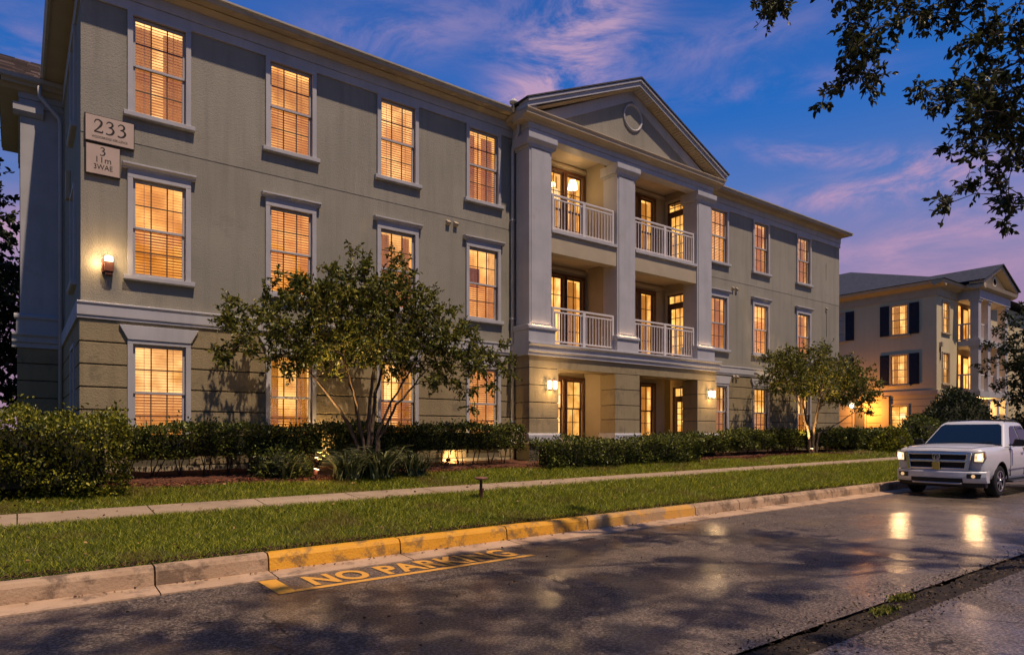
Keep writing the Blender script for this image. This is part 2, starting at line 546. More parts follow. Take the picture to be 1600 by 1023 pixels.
def link(name, me, mat, parent=None, bevel=0.0, smooth=False, kind=None, loc=None):
    if mat and not me.materials:
        me.materials.append(mat)
    if smooth:
        me.polygons.foreach_set('use_smooth', [True] * len(me.polygons))
    o = bpy.data.objects.new(name, me)
    COL.objects.link(o)
    if parent is not None:
        o.parent = parent
        ORG[o.name] = ORG.get(parent.name, Vector((0, 0, 0)))
    else:
        o.location = loc or (0, 0, 0)
        ORG[o.name] = Vector(loc or (0, 0, 0))
    if bevel:
        b = o.modifiers.new('bevel', 'BEVEL')
        b.width = bevel
        b.segments = 2
        b.limit_method = 'ANGLE'
    if kind:
        o['kind'] = kind
    return o


def structure(name, mb, mat, **kw):
    return tag(mb.build(name, mat, **kw), kind='structure')


def copy_tree(o, parent=None):
    c = o.copy()
    COL.objects.link(c)
    if parent is not None:
        c.parent = parent
    ORG[c.name] = Vector((0, 0, 0))
    for ch in list(o.children):
        copy_tree(ch, c)
    return c


def np_mesh(name, V, F):
    """Mesh from vertex array V (n,3) and face array F (m,k), all faces with k corners."""
    me = bpy.data.meshes.new(name)
    n, (m, k) = len(V), F.shape
    me.vertices.add(n)
    me.vertices.foreach_set('co', np.asarray(V, np.float32).ravel())
    me.loops.add(m * k)
    me.loops.foreach_set('vertex_index', np.asarray(F, np.int32).ravel())
    me.polygons.add(m)
    me.polygons.foreach_set('loop_start', np.arange(0, m * k, k, dtype=np.int32))
    me.update(calc_edges=True)
    return me


def unit(a):
    return a / np.maximum(np.linalg.norm(a, axis=1, keepdims=True), 1e-9)


def leaf_mesh(name, P, Dr, L, W, fold=0.18, up_bias=0.5):
    """Six-cornered folded leaves at P, pointing along Dr, of length L and width W."""
    n = len(P)
    Dr = unit(Dr)
    ref = rng.normal(size=(n, 3)) * (1 - up_bias) + np.array([0, 0, 1.0]) * up_bias
    S = unit(np.cross(Dr, ref))
    N = np.cross(S, Dr)
    L = np.broadcast_to(np.asarray(L, float).reshape(-1, 1), (n, 1))
    W = np.broadcast_to(np.asarray(W, float).reshape(-1, 1), (n, 1))
    pts = [P, P + Dr * L * .3 + S * W * .5 + N * W * fold, P + Dr * L * .68 + S * W * .42 + N * W * fold, P + Dr * L - N * L * .08,
           P + Dr * L * .68 - S * W * .42 + N * W * fold, P + Dr * L * .3 - S * W * .5 + N * W * fold]
    V = np.stack(pts, 1).reshape(-1, 3)
    b = (np.arange(n) * 6)[:, None]
    F = np.concatenate([b + np.array([[0, 1, 2, 3]]), b + np.array([[0, 3, 4, 5]])], 0)
    return np_mesh(name, V, F)


def lerp(a, b, t):
    return a + (b - a) * t


# ------------------------------------------------------------------ terrain heights
PROF = [(-400, 0.03), (7.15, 0.04), (7.45, 0.06), (7.50, 0.25), (7.65, 0.25), (9.75, 0.47), (10.95, 0.53), (12.1, 0.70), (14, 0.85), (400, 0.85)]
PY = np.array([p[0] for p in PROF])
PZ = np.array([p[1] for p in PROF])


def gz(x, y):
    x = np.clip(x, -8, 45)
    s = 0.0078 * np.clip(1 - (y - 11.0) / 5.0, 0.3, 1.0)
    return np.interp(y, PY, PZ) + s * x


def g1(x, y):
    return float(gz(np.array([x]), np.array([y]))[0])


def sheet(x0, x1, y0, y1, nx, ny, dz=0.0, f=gz):
    xs = np.linspace(x0, x1, nx + 1)
    ys = np.linspace(y0, y1, ny + 1)
    X, Y = np.meshgrid(xs, ys, indexing='ij')
    Z = f(X.ravel(), Y.ravel()) + dz
    V = np.stack([X.ravel(), Y.ravel(), Z], 1)
    i, j = np.meshgrid(np.arange(nx), np.arange(ny), indexing='ij')
    a = (i * (ny + 1) + j).ravel()
    F = np.stack([a, a + ny + 1, a + ny + 2, a + 1], 1)
    return V, F

# ================================================================== GROUND
me = np_mesh('ground', np.array([[-700, -700, -.75], [700, -700, -.75], [700, 700, -.75], [-700, 700, -.75]], float), np.array([[0, 1, 2, 3]]))
tag(link('ground', me, EARTH), kind='structure')


def road_z(x, y):
    return 0.03 + 0.0078 * np.clip(x, -8, 45) + 0.012 * np.sin(x * 0.7 + y * 0.9) * np.clip((6.8 - y) / 2, 0, 1) * np.clip((y - 2.9) / 1.5, 0, 1)


V, F = sheet(-45, 130, 2.75, 7.15, 350, 12, 0, road_z)
tag(link('road', np_mesh('road', V, F), ASPHALT, smooth=True), kind='structure')
V, F = sheet(-45, 130, -30, 2.45, 180, 20, 0, lambda x, y: 0.02 + 0.0078 * np.clip(x, -8, 45))
tag(link('pavement_apron', np_mesh('pavement_apron', V, F), ASPHALT, smooth=True), kind='structure')


def seam_z(x, y):
    return 0.0 + 0.0078 * np.clip(x, -8, 45) + 0.018 * (np.sin(x * 5.1) * np.sin(y * 17 + x) + np.sin(x * 13 + 2)) * 0.5


V, F = sheet(-45, 60, 2.40, 2.80, 600, 6, 0.0, seam_z)
V[:, 1] += 0.05 * np.sin(V[:, 0] * 2.3) + 0.03 * np.sin(V[:, 0] * 7.1)
DIRT = surf('seam_dirt', (0.016, 0.011, 0.008), (0.042, 0.029, 0.019), 12, 0.9, 1.0, 60)
tag(link('dirt_seam', np_mesh('dirt_seam', V, F), DIRT), kind='structure')
# crumbs of stone and dead leaf lying along the seam
n = 2600
px = rng.uniform(1.5, 13, n)
py = 2.6 + rng.normal(0, .16, n)
pz = 0.03 + .0078 * px
P = np.stack([px, py, pz], 1)
me = leaf_mesh('seam_litter', P, np.stack([rng.normal(size=n), rng.normal(size=n), rng.uniform(.0, .5, n)], 1), rng.uniform(.012, .035, n), rng.uniform(.008, .02, n))
tag(link('seam_litter', me, surf('litter', (0.045, 0.028, 0.016), (0.11, 0.075, 0.045), island=.6, rough=.9)), kind='stuff')
n = 900
k_ = rng.integers(0, 2, n)
cx = np.where(k_ == 0, 6.55, 5.95) + rng.normal(0, .09, n)
cy = np.where(k_ == 0, 2.72, 2.62) + rng.normal(0, .035, n)
P = np.stack([cx, cy, .03 + .0078 * cx], 1)
me = leaf_mesh('moss', P, np.stack([rng.normal(size=n) * .6, rng.normal(size=n) * .6, np.ones(n)], 1), rng.uniform(.015, .035, n), .012)
tag(link('moss', me, surf('moss_green', (0.13, 0.14, 0.015), (0.2, 0.19, 0.02), island=.4, rough=.8)), kind='stuff')

# gutter pan and kerb, in cast lengths with open joints
V, F = sheet(-45, 130, 7.15, 7.46, 175, 1, 0.0)
joints = [-24, -18, -12, -9, -6, -4.3, -1.6, 1.11, 2.23, 3.85, 5.51, 7.07, 9.7, 11.03, 12.6, 14.5, 16.4, 19.2, 22.0, 25, 28, 34, 40, 50]
GAP = 0.009


def kerb_piece(mb, x0, x1):
    for a, b in [(x0 + GAP, x1 - GAP)]:
        prof = [(7.46, -.05), (7.46, .07), (7.475, .20), (7.50, .238), (7.535, .25), (7.64, .25), (7.655, .238), (7.655, -.05)]
        za, zb = .0078 * max(-8, min(45, a)), .0078 * max(-8, min(45, b))
        m = len(prof)
        vs = [(a, y, z + za) for y, z in prof] + [(b, y, z + zb) for y, z in prof]
        fs = [tuple(range(m - 1, -1, -1)), tuple(range(m, 2 * m))] + [(i, (i + 1) % m, m + (i + 1) % m, m + i) for i in range(m)]
        mb.add(vs, fs)


kerb = empty('kerb', (8, 7.5, 0.1))
tag(kerb, kind='structure')
for a, b in zip(joints[:-1], joints[1:]):
    yellow = 2.2 < a < 9.6
    mb = MB()
    kerb_piece(mb, a, b)
    mb.build('kerb_block', (KERBW if a > 6.9 else KERBY) if yellow else KERBC, kerb, smooth=False)
gut = empty('gutter_pan', (8, 7.3, 0.0))
tag(gut, kind='structure')
for a, b in zip(joints[:-1], joints[1:]):
    mb = MB()
    a, b = a + .006, b - .006
    za, zb = .0078 * max(-8, min(45, a)), .0078 * max(-8, min(45, b))
    mb.add([(a, 7.13, .045 + za), (b, 7.13, .045 + zb), (b, 7.47, .065 + zb), (a, 7.47, .065 + za), (a, 7.13, -.1 + za), (b, 7.13, -.1 + zb)], [(0, 1, 2, 3), (4, 5, 1, 0)])
    mb.build('gutter_slab', GUTC, gut)

# lawn terrain with bed of mulch
V, F = sheet(-45, 130, 7.655, 9.75, 175, 4, -.012)
tag(link('lawn', np_mesh('lawn', V, F), SOIL, smooth=True), kind='structure')
V, F = sheet(-45, 130, 10.95, 13.0, 175, 4, -.012)
tag(link('lawn', np_mesh('lawn', V, F), SOIL, smooth=True), kind='structure')
V, F = sheet(-45, 130, 13.0, 70, 90, 12, -.02)
tag(link('terrain', np_mesh('terrain', V, F), SOIL, smooth=True), kind='structure')


def bed_edge(x):
    return 12.12 + 0.16 * np.sin(x * 0.9 + 1) + 0.10 * np.sin(x * 2.3)


xs = np.linspace(-6, 27.5, 140)
rows = []
for t in np.linspace(0, 1, 8):
    y = lerp(bed_edge(xs), np.full_like(xs, 14.2), t)
    rows.append(np.stack([xs, y, gz(xs, y) + 0.012 + 0.03 * math.sin(min(1, t * 3) * math.pi / 2) + rng.normal(0, .006, len(xs))], 1))
V = np.stack(rows, 1).reshape(-1, 3)
i, j = np.meshgrid(np.arange(len(xs) - 1), np.arange(7), indexing='ij')
a = (i * 8 + j).ravel()
F = np.stack([a, a + 8, a + 9, a + 1], 1)
tag(link('mulch_bed', np_mesh('mulch_bed', V, F), MULCH), kind='structure')
n = 9000
x = rng.uniform(-3, 24, n)
y = bed_edge(x) + np.abs(rng.normal(0, .28, n)) + .0
P = np.stack([x, y, gz(x, y) + .04], 1)
me = leaf_mesh('mulch_chips', P, np.stack([rng.normal(size=n), rng.normal(size=n), rng.normal(size=n) * .25], 1), rng.uniform(.03, .08, n), rng.uniform(.012, .025, n))
tag(link('mulch_chips', me, CHIP), kind='stuff')

# pavement of cast slabs
walk = empty('sidewalk', (8, 10.35, .5))
tag(walk, kind='structure')
x = -9.0
while x < 46:
    a, b = x + .008, x + 1.5 - .008
    zz = [g1(a, 9.75), g1(b, 9.75), g1(b, 10.95), g1(a, 10.95)]
    MB().add([(a, 9.99, zz[0] + .02), (b, 9.99, zz[1] + .02), (b, 10.80, zz[2] + .02), (a, 10.80, zz[3] + .02),
              (a, 9.99, zz[0] - .1), (b, 9.99, zz[1] - .1), (b, 10.80, zz[2] - .1), (a, 10.80, zz[3] - .1)],
             [(0, 1, 2, 3), (4, 5, 1, 0), (5, 6, 2, 1), (6, 7, 3, 2), (7, 4, 0, 3)]).build('sidewalk_slab', CONC, walk)
    x += 1.5
V, F = sheet(-45, 130, 9.75, 10.95, 175, 1, -.012)
tag(link('sidewalk_base', np_mesh('sidewalk_base', V, F), SOIL), kind='structure')


# grass blades
def grass(name, x0, x1, y0, y1, dens, h, edge=None):
    area = (x1 - x0) * (y1 - y0)
    n = int(area * dens)
    x = rng.uniform(x0, x1, n)
    y = rng.uniform(y0, y1, n)
    if edge is not None:
        k = y < edge(x) + rng.normal(0, .05, n)
        x, y = x[k], y[k]
    d = .6 * x + .8 * y
    k = rng.random(len(x)) < np.clip(9.0 / d, .12, 1.0) ** 1.3
    patch = .5 + .5 * np.sin(x * 2.1 + np.sin(y * 3.1) * 2) * np.sin(y * 2.7 + x * .6)
    k &= rng.random(len(x)) < .55 + .45 * patch
    x, y, d = x[k], y[k], d[k]
    n = len(x)
    hh = h * rng.uniform(.5, 1.25, n) * np.clip(d / 9, .9, 1.6)
    wd = .0055 * np.clip(d / 8, .8, 2.4)
    z = gz(x, y) - .01
    ang = rng.uniform(0, 2 * np.pi, n)
    lean = rng.normal(0, .75, (n, 2)) * hh[:, None]
    sx, sy = np.cos(ang) * wd, np.sin(ang) * wd
    b = np.stack([x, y, z], 1)
    s = np.stack([sx, sy, np.zeros(n)], 1)
    t = np.stack([x + lean[:, 0], y + lean[:, 1], z + hh], 1)
    V = np.stack([b - s, b + s, t], 1).reshape(-1, 3)
    F = np.arange(3 * n).reshape(-1, 3)
    tag(link(name, np_mesh(name, V, F), GRASS), kind='stuff')


grass('grass', -2.5, 24, 7.67, 10.03, 4200, .062)
grass('grass', -2.5, 24, 10.78, 12.5, 4200, .055, bed_edge)
grass('grass', 24, 40, 7.67, 9.8, 900, .07)
grass('grass', 24, 40, 10.92, 13.0, 900, .07)

# fallen leaf litter and dark thatch at the kerb edge
n = 5200
x = rng.uniform(-1.5, 16, n)
y = 7.66 + np.abs(rng.normal(0, .07, n))
P = np.stack([x, y, gz(x, y) + .012], 1)
me = leaf_mesh('kerb_litter', P, np.stack([rng.normal(size=n), rng.normal(size=n), rng.uniform(0, .7, n)], 1), rng.uniform(.015, .04, n), rng.uniform(.01, .02, n))
tag(link('kerb_litter', me, surf('thatch', (0.07, 0.035, 0.02), (0.13, 0.07, 0.035), island=.6, rough=.9)), kind='stuff')
n = 420
x = rng.uniform(-1, 18, n)
y = rng.uniform(7.7, 12, n)
P = np.stack([x, y, gz(x, y) + np.where((y > 9.95) & (y < 10.82), .028, .05)], 1)
me = leaf_mesh('lawn_leaves', P, np.stack([rng.normal(size=n), rng.normal(size=n), rng.uniform(-.05, .3, n)], 1), rng.uniform(.03, .06, n), rng.uniform(.018, .035, n))
tag(link('lawn_leaves', me, surf('dry_leaf', (0.20, 0.11, 0.04), (0.36, 0.22, 0.08), island=.6, rough=.8)), kind='stuff')
n = 240
x = rng.uniform(0, 12, n)
y = np.where(rng.random(n) < .6, 7.4 + rng.normal(0, .04, n), rng.uniform(4, 7.2, n))
P = np.stack([x, y, np.where(y > 7.13, .065, .048) + .0078 * x + .006], 1)
me = leaf_mesh('fallen_leaves', P, np.stack([rng.normal(size=n), rng.normal(size=n), rng.uniform(-.05, .15, n)], 1), rng.uniform(.02, .045, n), rng.uniform(.012, .025, n))
tag(link('fallen_leaves', me, surf('dead_leaf', (0.12, 0.06, 0.03), (0.22, 0.12, 0.05), island=.6, rough=.8)), kind='stuff')


# road markings
def rz(x, y):
    return float(road_z(np.array([x]), np.array([y]))[0])


def flat_strip(pts, dz):
    mb = MB()
    mb.add([(x, y, .03 + .0078 * x + .012 * 0 + dz) for x, y in pts], [tuple(range(len(pts)))])
    return mb


structure('road_marking', flat_strip([(2.02, 6.44), (2.20, 6.44), (2.20, 7.125), (2.02, 7.125)], .006), MARKB)
structure('road_marking', flat_strip([(2.205, 6.44), (5.2, 6.44), (5.2, 6.53), (2.205, 6.53)], .006), MARK)
structure('road_marking', flat_strip([(6.1, 6.95), (7.1, 6.95), (7.1, 7.02), (6.1, 7.02)], .006), MARKW)


def text_mesh(name, txt, size, mat, parent, loc, rot, align='CENTER', extrude=0.0, sx=1.0, space=1.0, bold=0.0):
    c = bpy.data.curves.new(name, 'FONT')
    c.body = txt
    c.size = size
    c.align_x = align
    c.extrude = extrude
    c.offset = bold
    c.space_character = space
    t = bpy.data.objects.new(name, c)
    COL.objects.link(t)
    bpy.context.view_layer.update()
    me = bpy.data.meshes.new_from_object(t.evaluated_get(bpy.context.evaluated_depsgraph_get()))
    COL.objects.unlink(t)
    bpy.data.objects.remove(t)
    me.name = name
    me.materials.clear()
    o = link(name, me, mat, parent)
    o.location = Vector(loc) - (ORG[parent.name] if parent is not None else Vector((0, 0, 0)))
    o.rotation_euler = rot
    o.scale = (sx, 1, 1)
    return o


t = text_mesh('road_lettering', 'NO PARKING', .64, MARK, None, (3.75, 6.60, .03 + .0078 * 3.75 + .0075), (0, -math.atan(.0078), 0), sx=.65, space=1.07, bold=.02)
tag(t, kind='structure')

# ================================================================== MAIN BUILDING
BX0, BX1, BY0, BY1 = 0.904, 27.757, 14.0, 26.0
bld = empty('apartment_building', (14.3, 14.0, .8), 'long grey green three storey apartment building with a white columned central portico and lit windows', 'building')


def part(name, mb, mat, **kw):
    return mb.build(name, mat, bld, **kw)


def wall_grid(mb, x0, x1, z0, z1, y, ops, depth=.13):
    """Wall face in the plane y with rectangular openings (x0,x1,z0,z1) and their reveals."""
    xs = sorted({x0, x1, *[v for o in ops for v in o[:2] if x0 < v < x1]})
    zs = sorted({z0, z1, *[v for o in ops for v in o[2:] if z0 < v < z1]})
    for a, b in zip(xs[:-1], xs[1:]):
        for c, d in zip(zs[:-1], zs[1:]):
            mx, mz = (a + b) / 2, (c + d) / 2
            if any(o[0] < mx < o[1] and o[2] < mz < o[3] for o in ops):
                continue
            mb.quad((a, y, c), (b, y, c), (b, y, d), (a, y, d))
    for a, b, c, d in ops:
        c0, d0 = max(c, z0), min(d, z1)
        if c0 >= d0:
            continue
        mb.quad((a, y, c0), (a, y, d0), (a, y + depth, d0), (a, y + depth, c0))
        mb.quad((b, y, c0), (b, y + depth, c0), (b, y + depth, d0), (b, y, d0))
        if c >= z0:
            mb.quad((a, y, c), (a, y + depth, c), (b, y + depth, c), (b, y, c))
        if d <= z1:
            mb.quad((a, y, d), (b, y, d), (b, y + depth, d), (a, y + depth, d))
    return mb


MESH = {}


def cached(key, fn, mat):
    if key not in MESH:
        mb = MB()
        fn(mb)
        me = mb.mesh(key if isinstance(key, str) else key[0])
        me.materials.append(mat)
        MESH[key] = me
    return MESH[key]


H = 1.72
GW = .41                      # half width of the glass


def window(parent, x, y, z, rz=0, h=H, gw=GW, head='plain', room=ROOM_A, blinds='slats', shut=.5, cols=3, lit=True, trim=TRIM, seed=0, frame_mat=None, sill=True, depth=.9, sash_mat=None, interior=None):
    """A double-hung window: casing with sashes, panes, muntins, blind slats and the lit room behind. Local y points indoors."""
    key = (round(h, 3), round(gw, 3), head, cols, sill)
    sash_mat = sash_mat or trim

    def k(n):
        return (n,) + key

    def casing(mb):
        for s in (-1, 1):
            mb.box(min(s * (gw + .035), s * (gw + .125)), -.035, -.035, max(s * (gw + .035), s * (gw + .125)), .02, h + .035)
        mb.box(-gw - .125, -.037, h + .035, gw + .125, .02, h + .11)
    w_ = link('window', cached(k('window') + (trim.name,), casing, trim), None, parent, bevel=.006)
    w_.location = Vector((x, y, z)) - ORG[parent.name]
    w_.rotation_euler = (0, 0, rz)
    ORG[w_.name] = Vector((0, 0, 0))

    def sash(mb):
        mid = h / 2
        for (a, b, yy) in ((0, mid - .02, .075), (mid + .02, h, .045)):
            mb.box(-gw - .035, yy, a - .035, -gw + .012, yy + .035, b + .03)
            mb.box(gw - .012, yy, a - .035, gw + .035, yy + .035, b + .03)
        mb.box(-gw + .012, .076, -.035, gw - .012, .109, .02)
        mb.box(-gw + .012, .046, h - .02, gw - .012, .079, h + .035)
        mb.box(-gw + .012, .04, mid - .022, gw - .012, .105, mid + .022)
    link('sash', cached(k('sash') + (sash_mat.name,), sash, sash_mat), None, w_, bevel=.003)

    def mun(mb):
        for (a, b, yy) in ((.02, h / 2 - .022, .083), (h / 2 + .022, h - .02, .053)):
            for i in range(1, cols):
                cx = -gw + 2 * gw * i / cols
                mb.box(cx - .010, yy, a, cx + .010, yy + .02, b)
            mb.box(-gw + .012, yy + .002, (a + b) / 2 - .010, gw - .012, yy + .018, (a + b) / 2 + .010)
    link('muntin', cached(k('muntin'), mun, MUNTIN), None, w_)
    pw, ph = 2 * gw / cols, h / 4

    def pane(mb):
        mb.box(-pw / 2 + .0, 0, -ph / 2, pw / 2, .004, ph / 2)
    pm = cached(('pane', round(pw, 4), round(ph, 4)), pane, GLASS)
    for r in range(4):
        for c in range(cols):
            p = link('pane', pm, None, w_)
            p.location = (-gw + pw * (c + .5), .091 if r < 2 else .061, ph * (r + .5))
            p.rotation_euler = (R(random.uniform(-.25, .25)), 0, R(random.uniform(-.25, .25)))
    if sill:
        def sl(mb):
            mb.prism([(.02, -.035), (-.085, -.045), (-.085, -.125), (-.06, -.14), (.02, -.14)], 'x', -gw - .19, gw + .19)
        link('sill', cached(k('sill'), sl, trim), None, w_, bevel=.006)
    if head == 'crown':
        def hd(mb):
            mb.box(-gw - .125, -.034, h + .111, gw + .125, .02, h + .20)
            mb.prism([(.02, h + .20), (-.06, h + .20), (-.06, h + .225), (-.11, h + .26), (-.11, h + .29), (.02, h + .31)], 'x', -gw - .21, gw + .21)
        link('head_moulding', cached(k('head'), hd, trim), None, w_, bevel=.004)
    if head == 'lintel':
        def hd(mb):
            mb.prism([(-.53, h + .112), (.53, h + .112), (.67, h + .375), (-.67, h + .375)], 'y', -.055, .02)
        link('lintel', cached(k('lintel'), hd, trim), None, w_, bevel=.006)
    if not lit:
        def bk(mb):
            mb.box(-gw - .03, .2, -.03, gw + .03, .22, h + .03)
        link('blind', cached(k('darkblind'), bk, CURTAIN), None, w_)
        return w_
    # blind slats: closed on the lower sash, opened above
    if blinds:
        def closed(mb):
            mb.add([(-gw - .02, -.010, -.022), (gw + .02, -.010, -.022), (gw + .02, -.004, 0), (-gw - .02, -.004, 0), (gw + .02, .010, .020), (-gw - .02, .010, .020)],
                   [(0, 1, 2, 3), (3, 2, 4, 5)])

        def opened(mb):
            mb.add([(-gw - .02, -.024, -.006), (gw + .02, -.024, -.006), (gw + .02, 0, .003), (-gw - .02, 0, .003), (gw + .02, .024, .004), (-gw - .02, .024, .004)],
                   [(0, 1, 2, 3), (3, 2, 4, 5)])
        pitch = .0535
        nsl = int(h / pitch)
        top_rows = {'slats': nsl, 'half': int(nsl * .55), 'some': int(nsl * .8)}.get(blinds, nsl)
        if blinds == 'joined':
            def allsl(mb):
                for i in range(nsl):
                    zz = .03 + i * pitch
                    t = MB()
                    (closed if zz < h * shut else opened)(t)
                    mb.add([(a, b + .14, c + zz) for a, b, c in t.v], t.f)
            o = link('slat', cached(k('slats_joined') + (shut,), allsl, SLAT), None, w_)
            o['kind'] = 'stuff'
        else:
            mc = cached(k('slat_closed'), closed, SLAT)
            mo = cached(k('slat_open'), opened, SLAT)
            for i in range(top_rows):
                zz = .03 + i * pitch
                o = link('slat', mc if zz < h * shut - .02 else mo, None, w_)
                o.location = (0, .14, zz)
                o.rotation_euler = (R(random.uniform(-5, 5)), R(random.uniform(-.35, .35)), 0)

        def cord(mb):
            for cx in (-gw * .6, gw * .6):
                mb.box(cx - .004, .112, 0, cx + .004, .115, h)
        link('blind_cord', cached(k('cord'), cord, CURTAIN), None, w_)
    # room
    rw = min(gw + .35, .8)

    def shell(mb):
        mb.quad((-rw, .16, -.3), (-rw, depth, -.3), (-rw, depth, h + .3), (-rw, .16, h + .3))
        mb.quad((rw, .16, -.3), (rw, .16, h + .3), (rw, depth, h + .3), (rw, depth, -.3))
        mb.quad((-rw, .16, h + .3), (-rw, depth, h + .3), (rw, depth, h + .3), (rw, .16, h + .3))
        mb.quad((-rw, .16, -.3), (rw, .16, -.3), (rw, depth, -.3), (-rw, depth, -.3))
    link('room', cached(('room', rw, depth, h, room.name), shell, room), None, w_)

    def backw(mb):
        mb.quad((-rw, depth - .01, -.3), (rw, depth - .01, -.3), (rw, depth - .01, h + .3), (-rw, depth - .01, h + .3))
    link('room_wall', cached(('room_wall', rw, depth, h, room.name), backw, room), None, w_)
    rr = random.Random(seed)
    if interior is None:
        interior = rr.choice(['curtain', 'none', 'none', 'curtain'])
    mb = MB()
    d2 = depth - .12
    if interior == 'curtain':
        for s in (-1, 1):
            ww = rr.uniform(.2, .34)
            n = 9
            for i in range(n):
                a, b = gw + .02 - ww * i / n, gw + .02 - ww * (i + 1) / n
                o1, o2 = .02 * (i % 2), .02 * ((i + 1) % 2)
                mb.quad((s * a, .26 + o1, -.02), (s * b, .26 + o2, -.02), (s * b, .26 + o2, h), (s * a, .26 + o1, h))
        mb_mat, nm = CURTAIN, 'curtain'
    elif interior == 'lamp':
        cx = rr.uniform(-.2, .2)
        zc = h * rr.uniform(.54, .62)
        mb.lathe([(.17, 0), (.10, .26)], (cx, d2 - .14, zc), 14)
        link('table_lamp', mb.mesh('table_lamp'), SHADE, w_)
        mb = MB()
        mb.lathe([(.07, -.45), (.07, -.42), (.02, -.4), (.05, -.2), (.02, 0)], (cx, d2 - .14, zc), 10)
        mb_mat, nm = SHADOWY, 'lamp_stand'
    elif interior == 'picture':
        cx = rr.uniform(-.25, .2)
        mb.box(cx - .2, d2, h * .55, cx + .22, d2 + .03, h * .85)
        mb_mat, nm = SHADOWY, 'furniture'
    elif interior == 'fan':
        mb.tube([(.1, .45, h + .3), (.1, .45, h - .28)], .012, 6)
        for t in range(5):
            an = t * 2 * math.pi / 5 + .4
            c_, s_ = math.cos(an), math.sin(an)
            mb.add([(.1 + c_ * .08 - s_ * .03, .45 + s_ * .08 + c_ * .03, h - .26), (.1 + c_ * .08 + s_ * .03, .45 + s_ * .08 - c_ * .03, h - .27),
                    (.1 + c_ * .42 + s_ * .06, .45 + s_ * .42 - c_ * .06, h - .27), (.1 + c_ * .42 - s_ * .06, .45 + s_ * .42 + c_ * .06, h - .24)], [(0, 1, 2, 3)])
        mb_mat, nm = SHADOWY, 'ceiling_fan'
    elif interior == 'cabinet':
        mb.box(.12, d2, h * .5, .4, d2 + .03, h * .8)
        mb_mat, nm = SHADOWY, 'furniture'
    else:
        return w_
    link(nm, mb.mesh(nm), mb_mat, w_)
    return w_


WX = [2.16, 4.645, 7.145, 9.575, 19.44, 21.98, 24.93]
WZ = [1.50, 4.565, 7.57]
OPS = [(x - GW - .04, x + GW + .04, z - .04, z + H + .04) for x in WX for z in WZ]
LEFT = (BX0, 10.58)
RIGHT = (18.06, BX1)

# wall faces
for xa, xb in (LEFT, RIGHT):
    ops = [o for o in OPS if xa < o[0] < xb]
    mb = MB()
    wall_grid(mb, xa, xb, .3, 3.70, 14.03, ops)
    part('wall_base', mb, JOINT)
    mb = MB()
    wall_grid(mb, xa, xb, 3.70, 6.98, 14.0, ops)
    part('wall', mb, STUCCO)
    mb = MB()
    wall_grid(mb, xa, xb, 6.98, 9.89, 13.993, ops, .15)
    mb.quad((xa, 13.993, 6.98), (xa, 14.02, 6.98), (xb, 14.02, 6.98), (xb, 13.993, 6.98))
    part('wall', mb, STUCCO_UP)
# side and rear walls, closing the shell
mb = MB()
mb.quad((BX0, 14.0, 3.7), (BX0, 14.0, 9.89), (BX0, 26, 9.89), (BX0, 26, 3.7))
part('wall', mb, STUCCO)
mb = MB()
mb.quad((BX0 + .02, 14.03, .3), (BX0 + .02, 14.03, 3.7), (BX0 + .02, 26, 3.7), (BX0 + .02, 26, .3))
part('wall_base', mb, JOINT)
mb = MB()
mb.quad((BX1, 14.0, .3), (BX1, 26, .3), (BX1, 26, 9.89), (BX1, 14.0, 9.89))
mb.quad((BX0, 26, .3), (BX0, 26, 9.89), (BX1, 26, 9.89), (BX1, 26, .3))
part('wall', mb, STUCCO)
# banded ground storey: each course between openings is a slab of its own
COURSE = [(3.265, 3.655), (2.86, 3.24), (2.45, 2.835), (2.04, 2.425), (1.63, 2.015), (1.0, 1.605)]


def courses(spans, y0=13.985, y1=14.03):
    for a, b in spans:
        for c, d in COURSE:
            MB().box(a, y0, c, b, y1, d).build('wall_band', RUST, bld, bevel=.008)


for xa, xb in (LEFT, RIGHT):
    cuts = [o for o in OPS[::3] if xa < o[0] < xb]
    e = [xa] + [v for o in cuts for v in (o[0] - .07, o[1] + .07)] + [xb]
    sp = list(zip(e[::2], e[1::2]))
    if xa == BX0:
        sp[0] = (BX0 - .02, sp[0][1])
        sp[-1] = (sp[-1][0], 10.58)
    courses(sp)
    for o in cuts:                                         # short course over each opening
        MB().box(o[0] - .07 + .001, 13.987, 3.335, o[1] + .07 - .001, 14.03, 3.655).build('wall_band', RUST, bld)
for c, d in COURSE:                                         # left return wall
    MB().box(BX0 - .022, 14.035, c, BX0 + .02, 19.25, d).build('wall_band', RUST, bld, bevel=.008)
# concrete footing seen between hedge stems
FOOT = surf('footing_paint', (0.36, 0.31, 0.2), (0.42, 0.36, 0.24), 2, .8, .5, 40)
part('footing', MB().box(BX0 - .01, 13.975, .2, 10.5, 14.03, .98), FOOT)
part('footing', MB().box(18.1, 13.975, .2, BX1, 14.03, .98), FOOT)
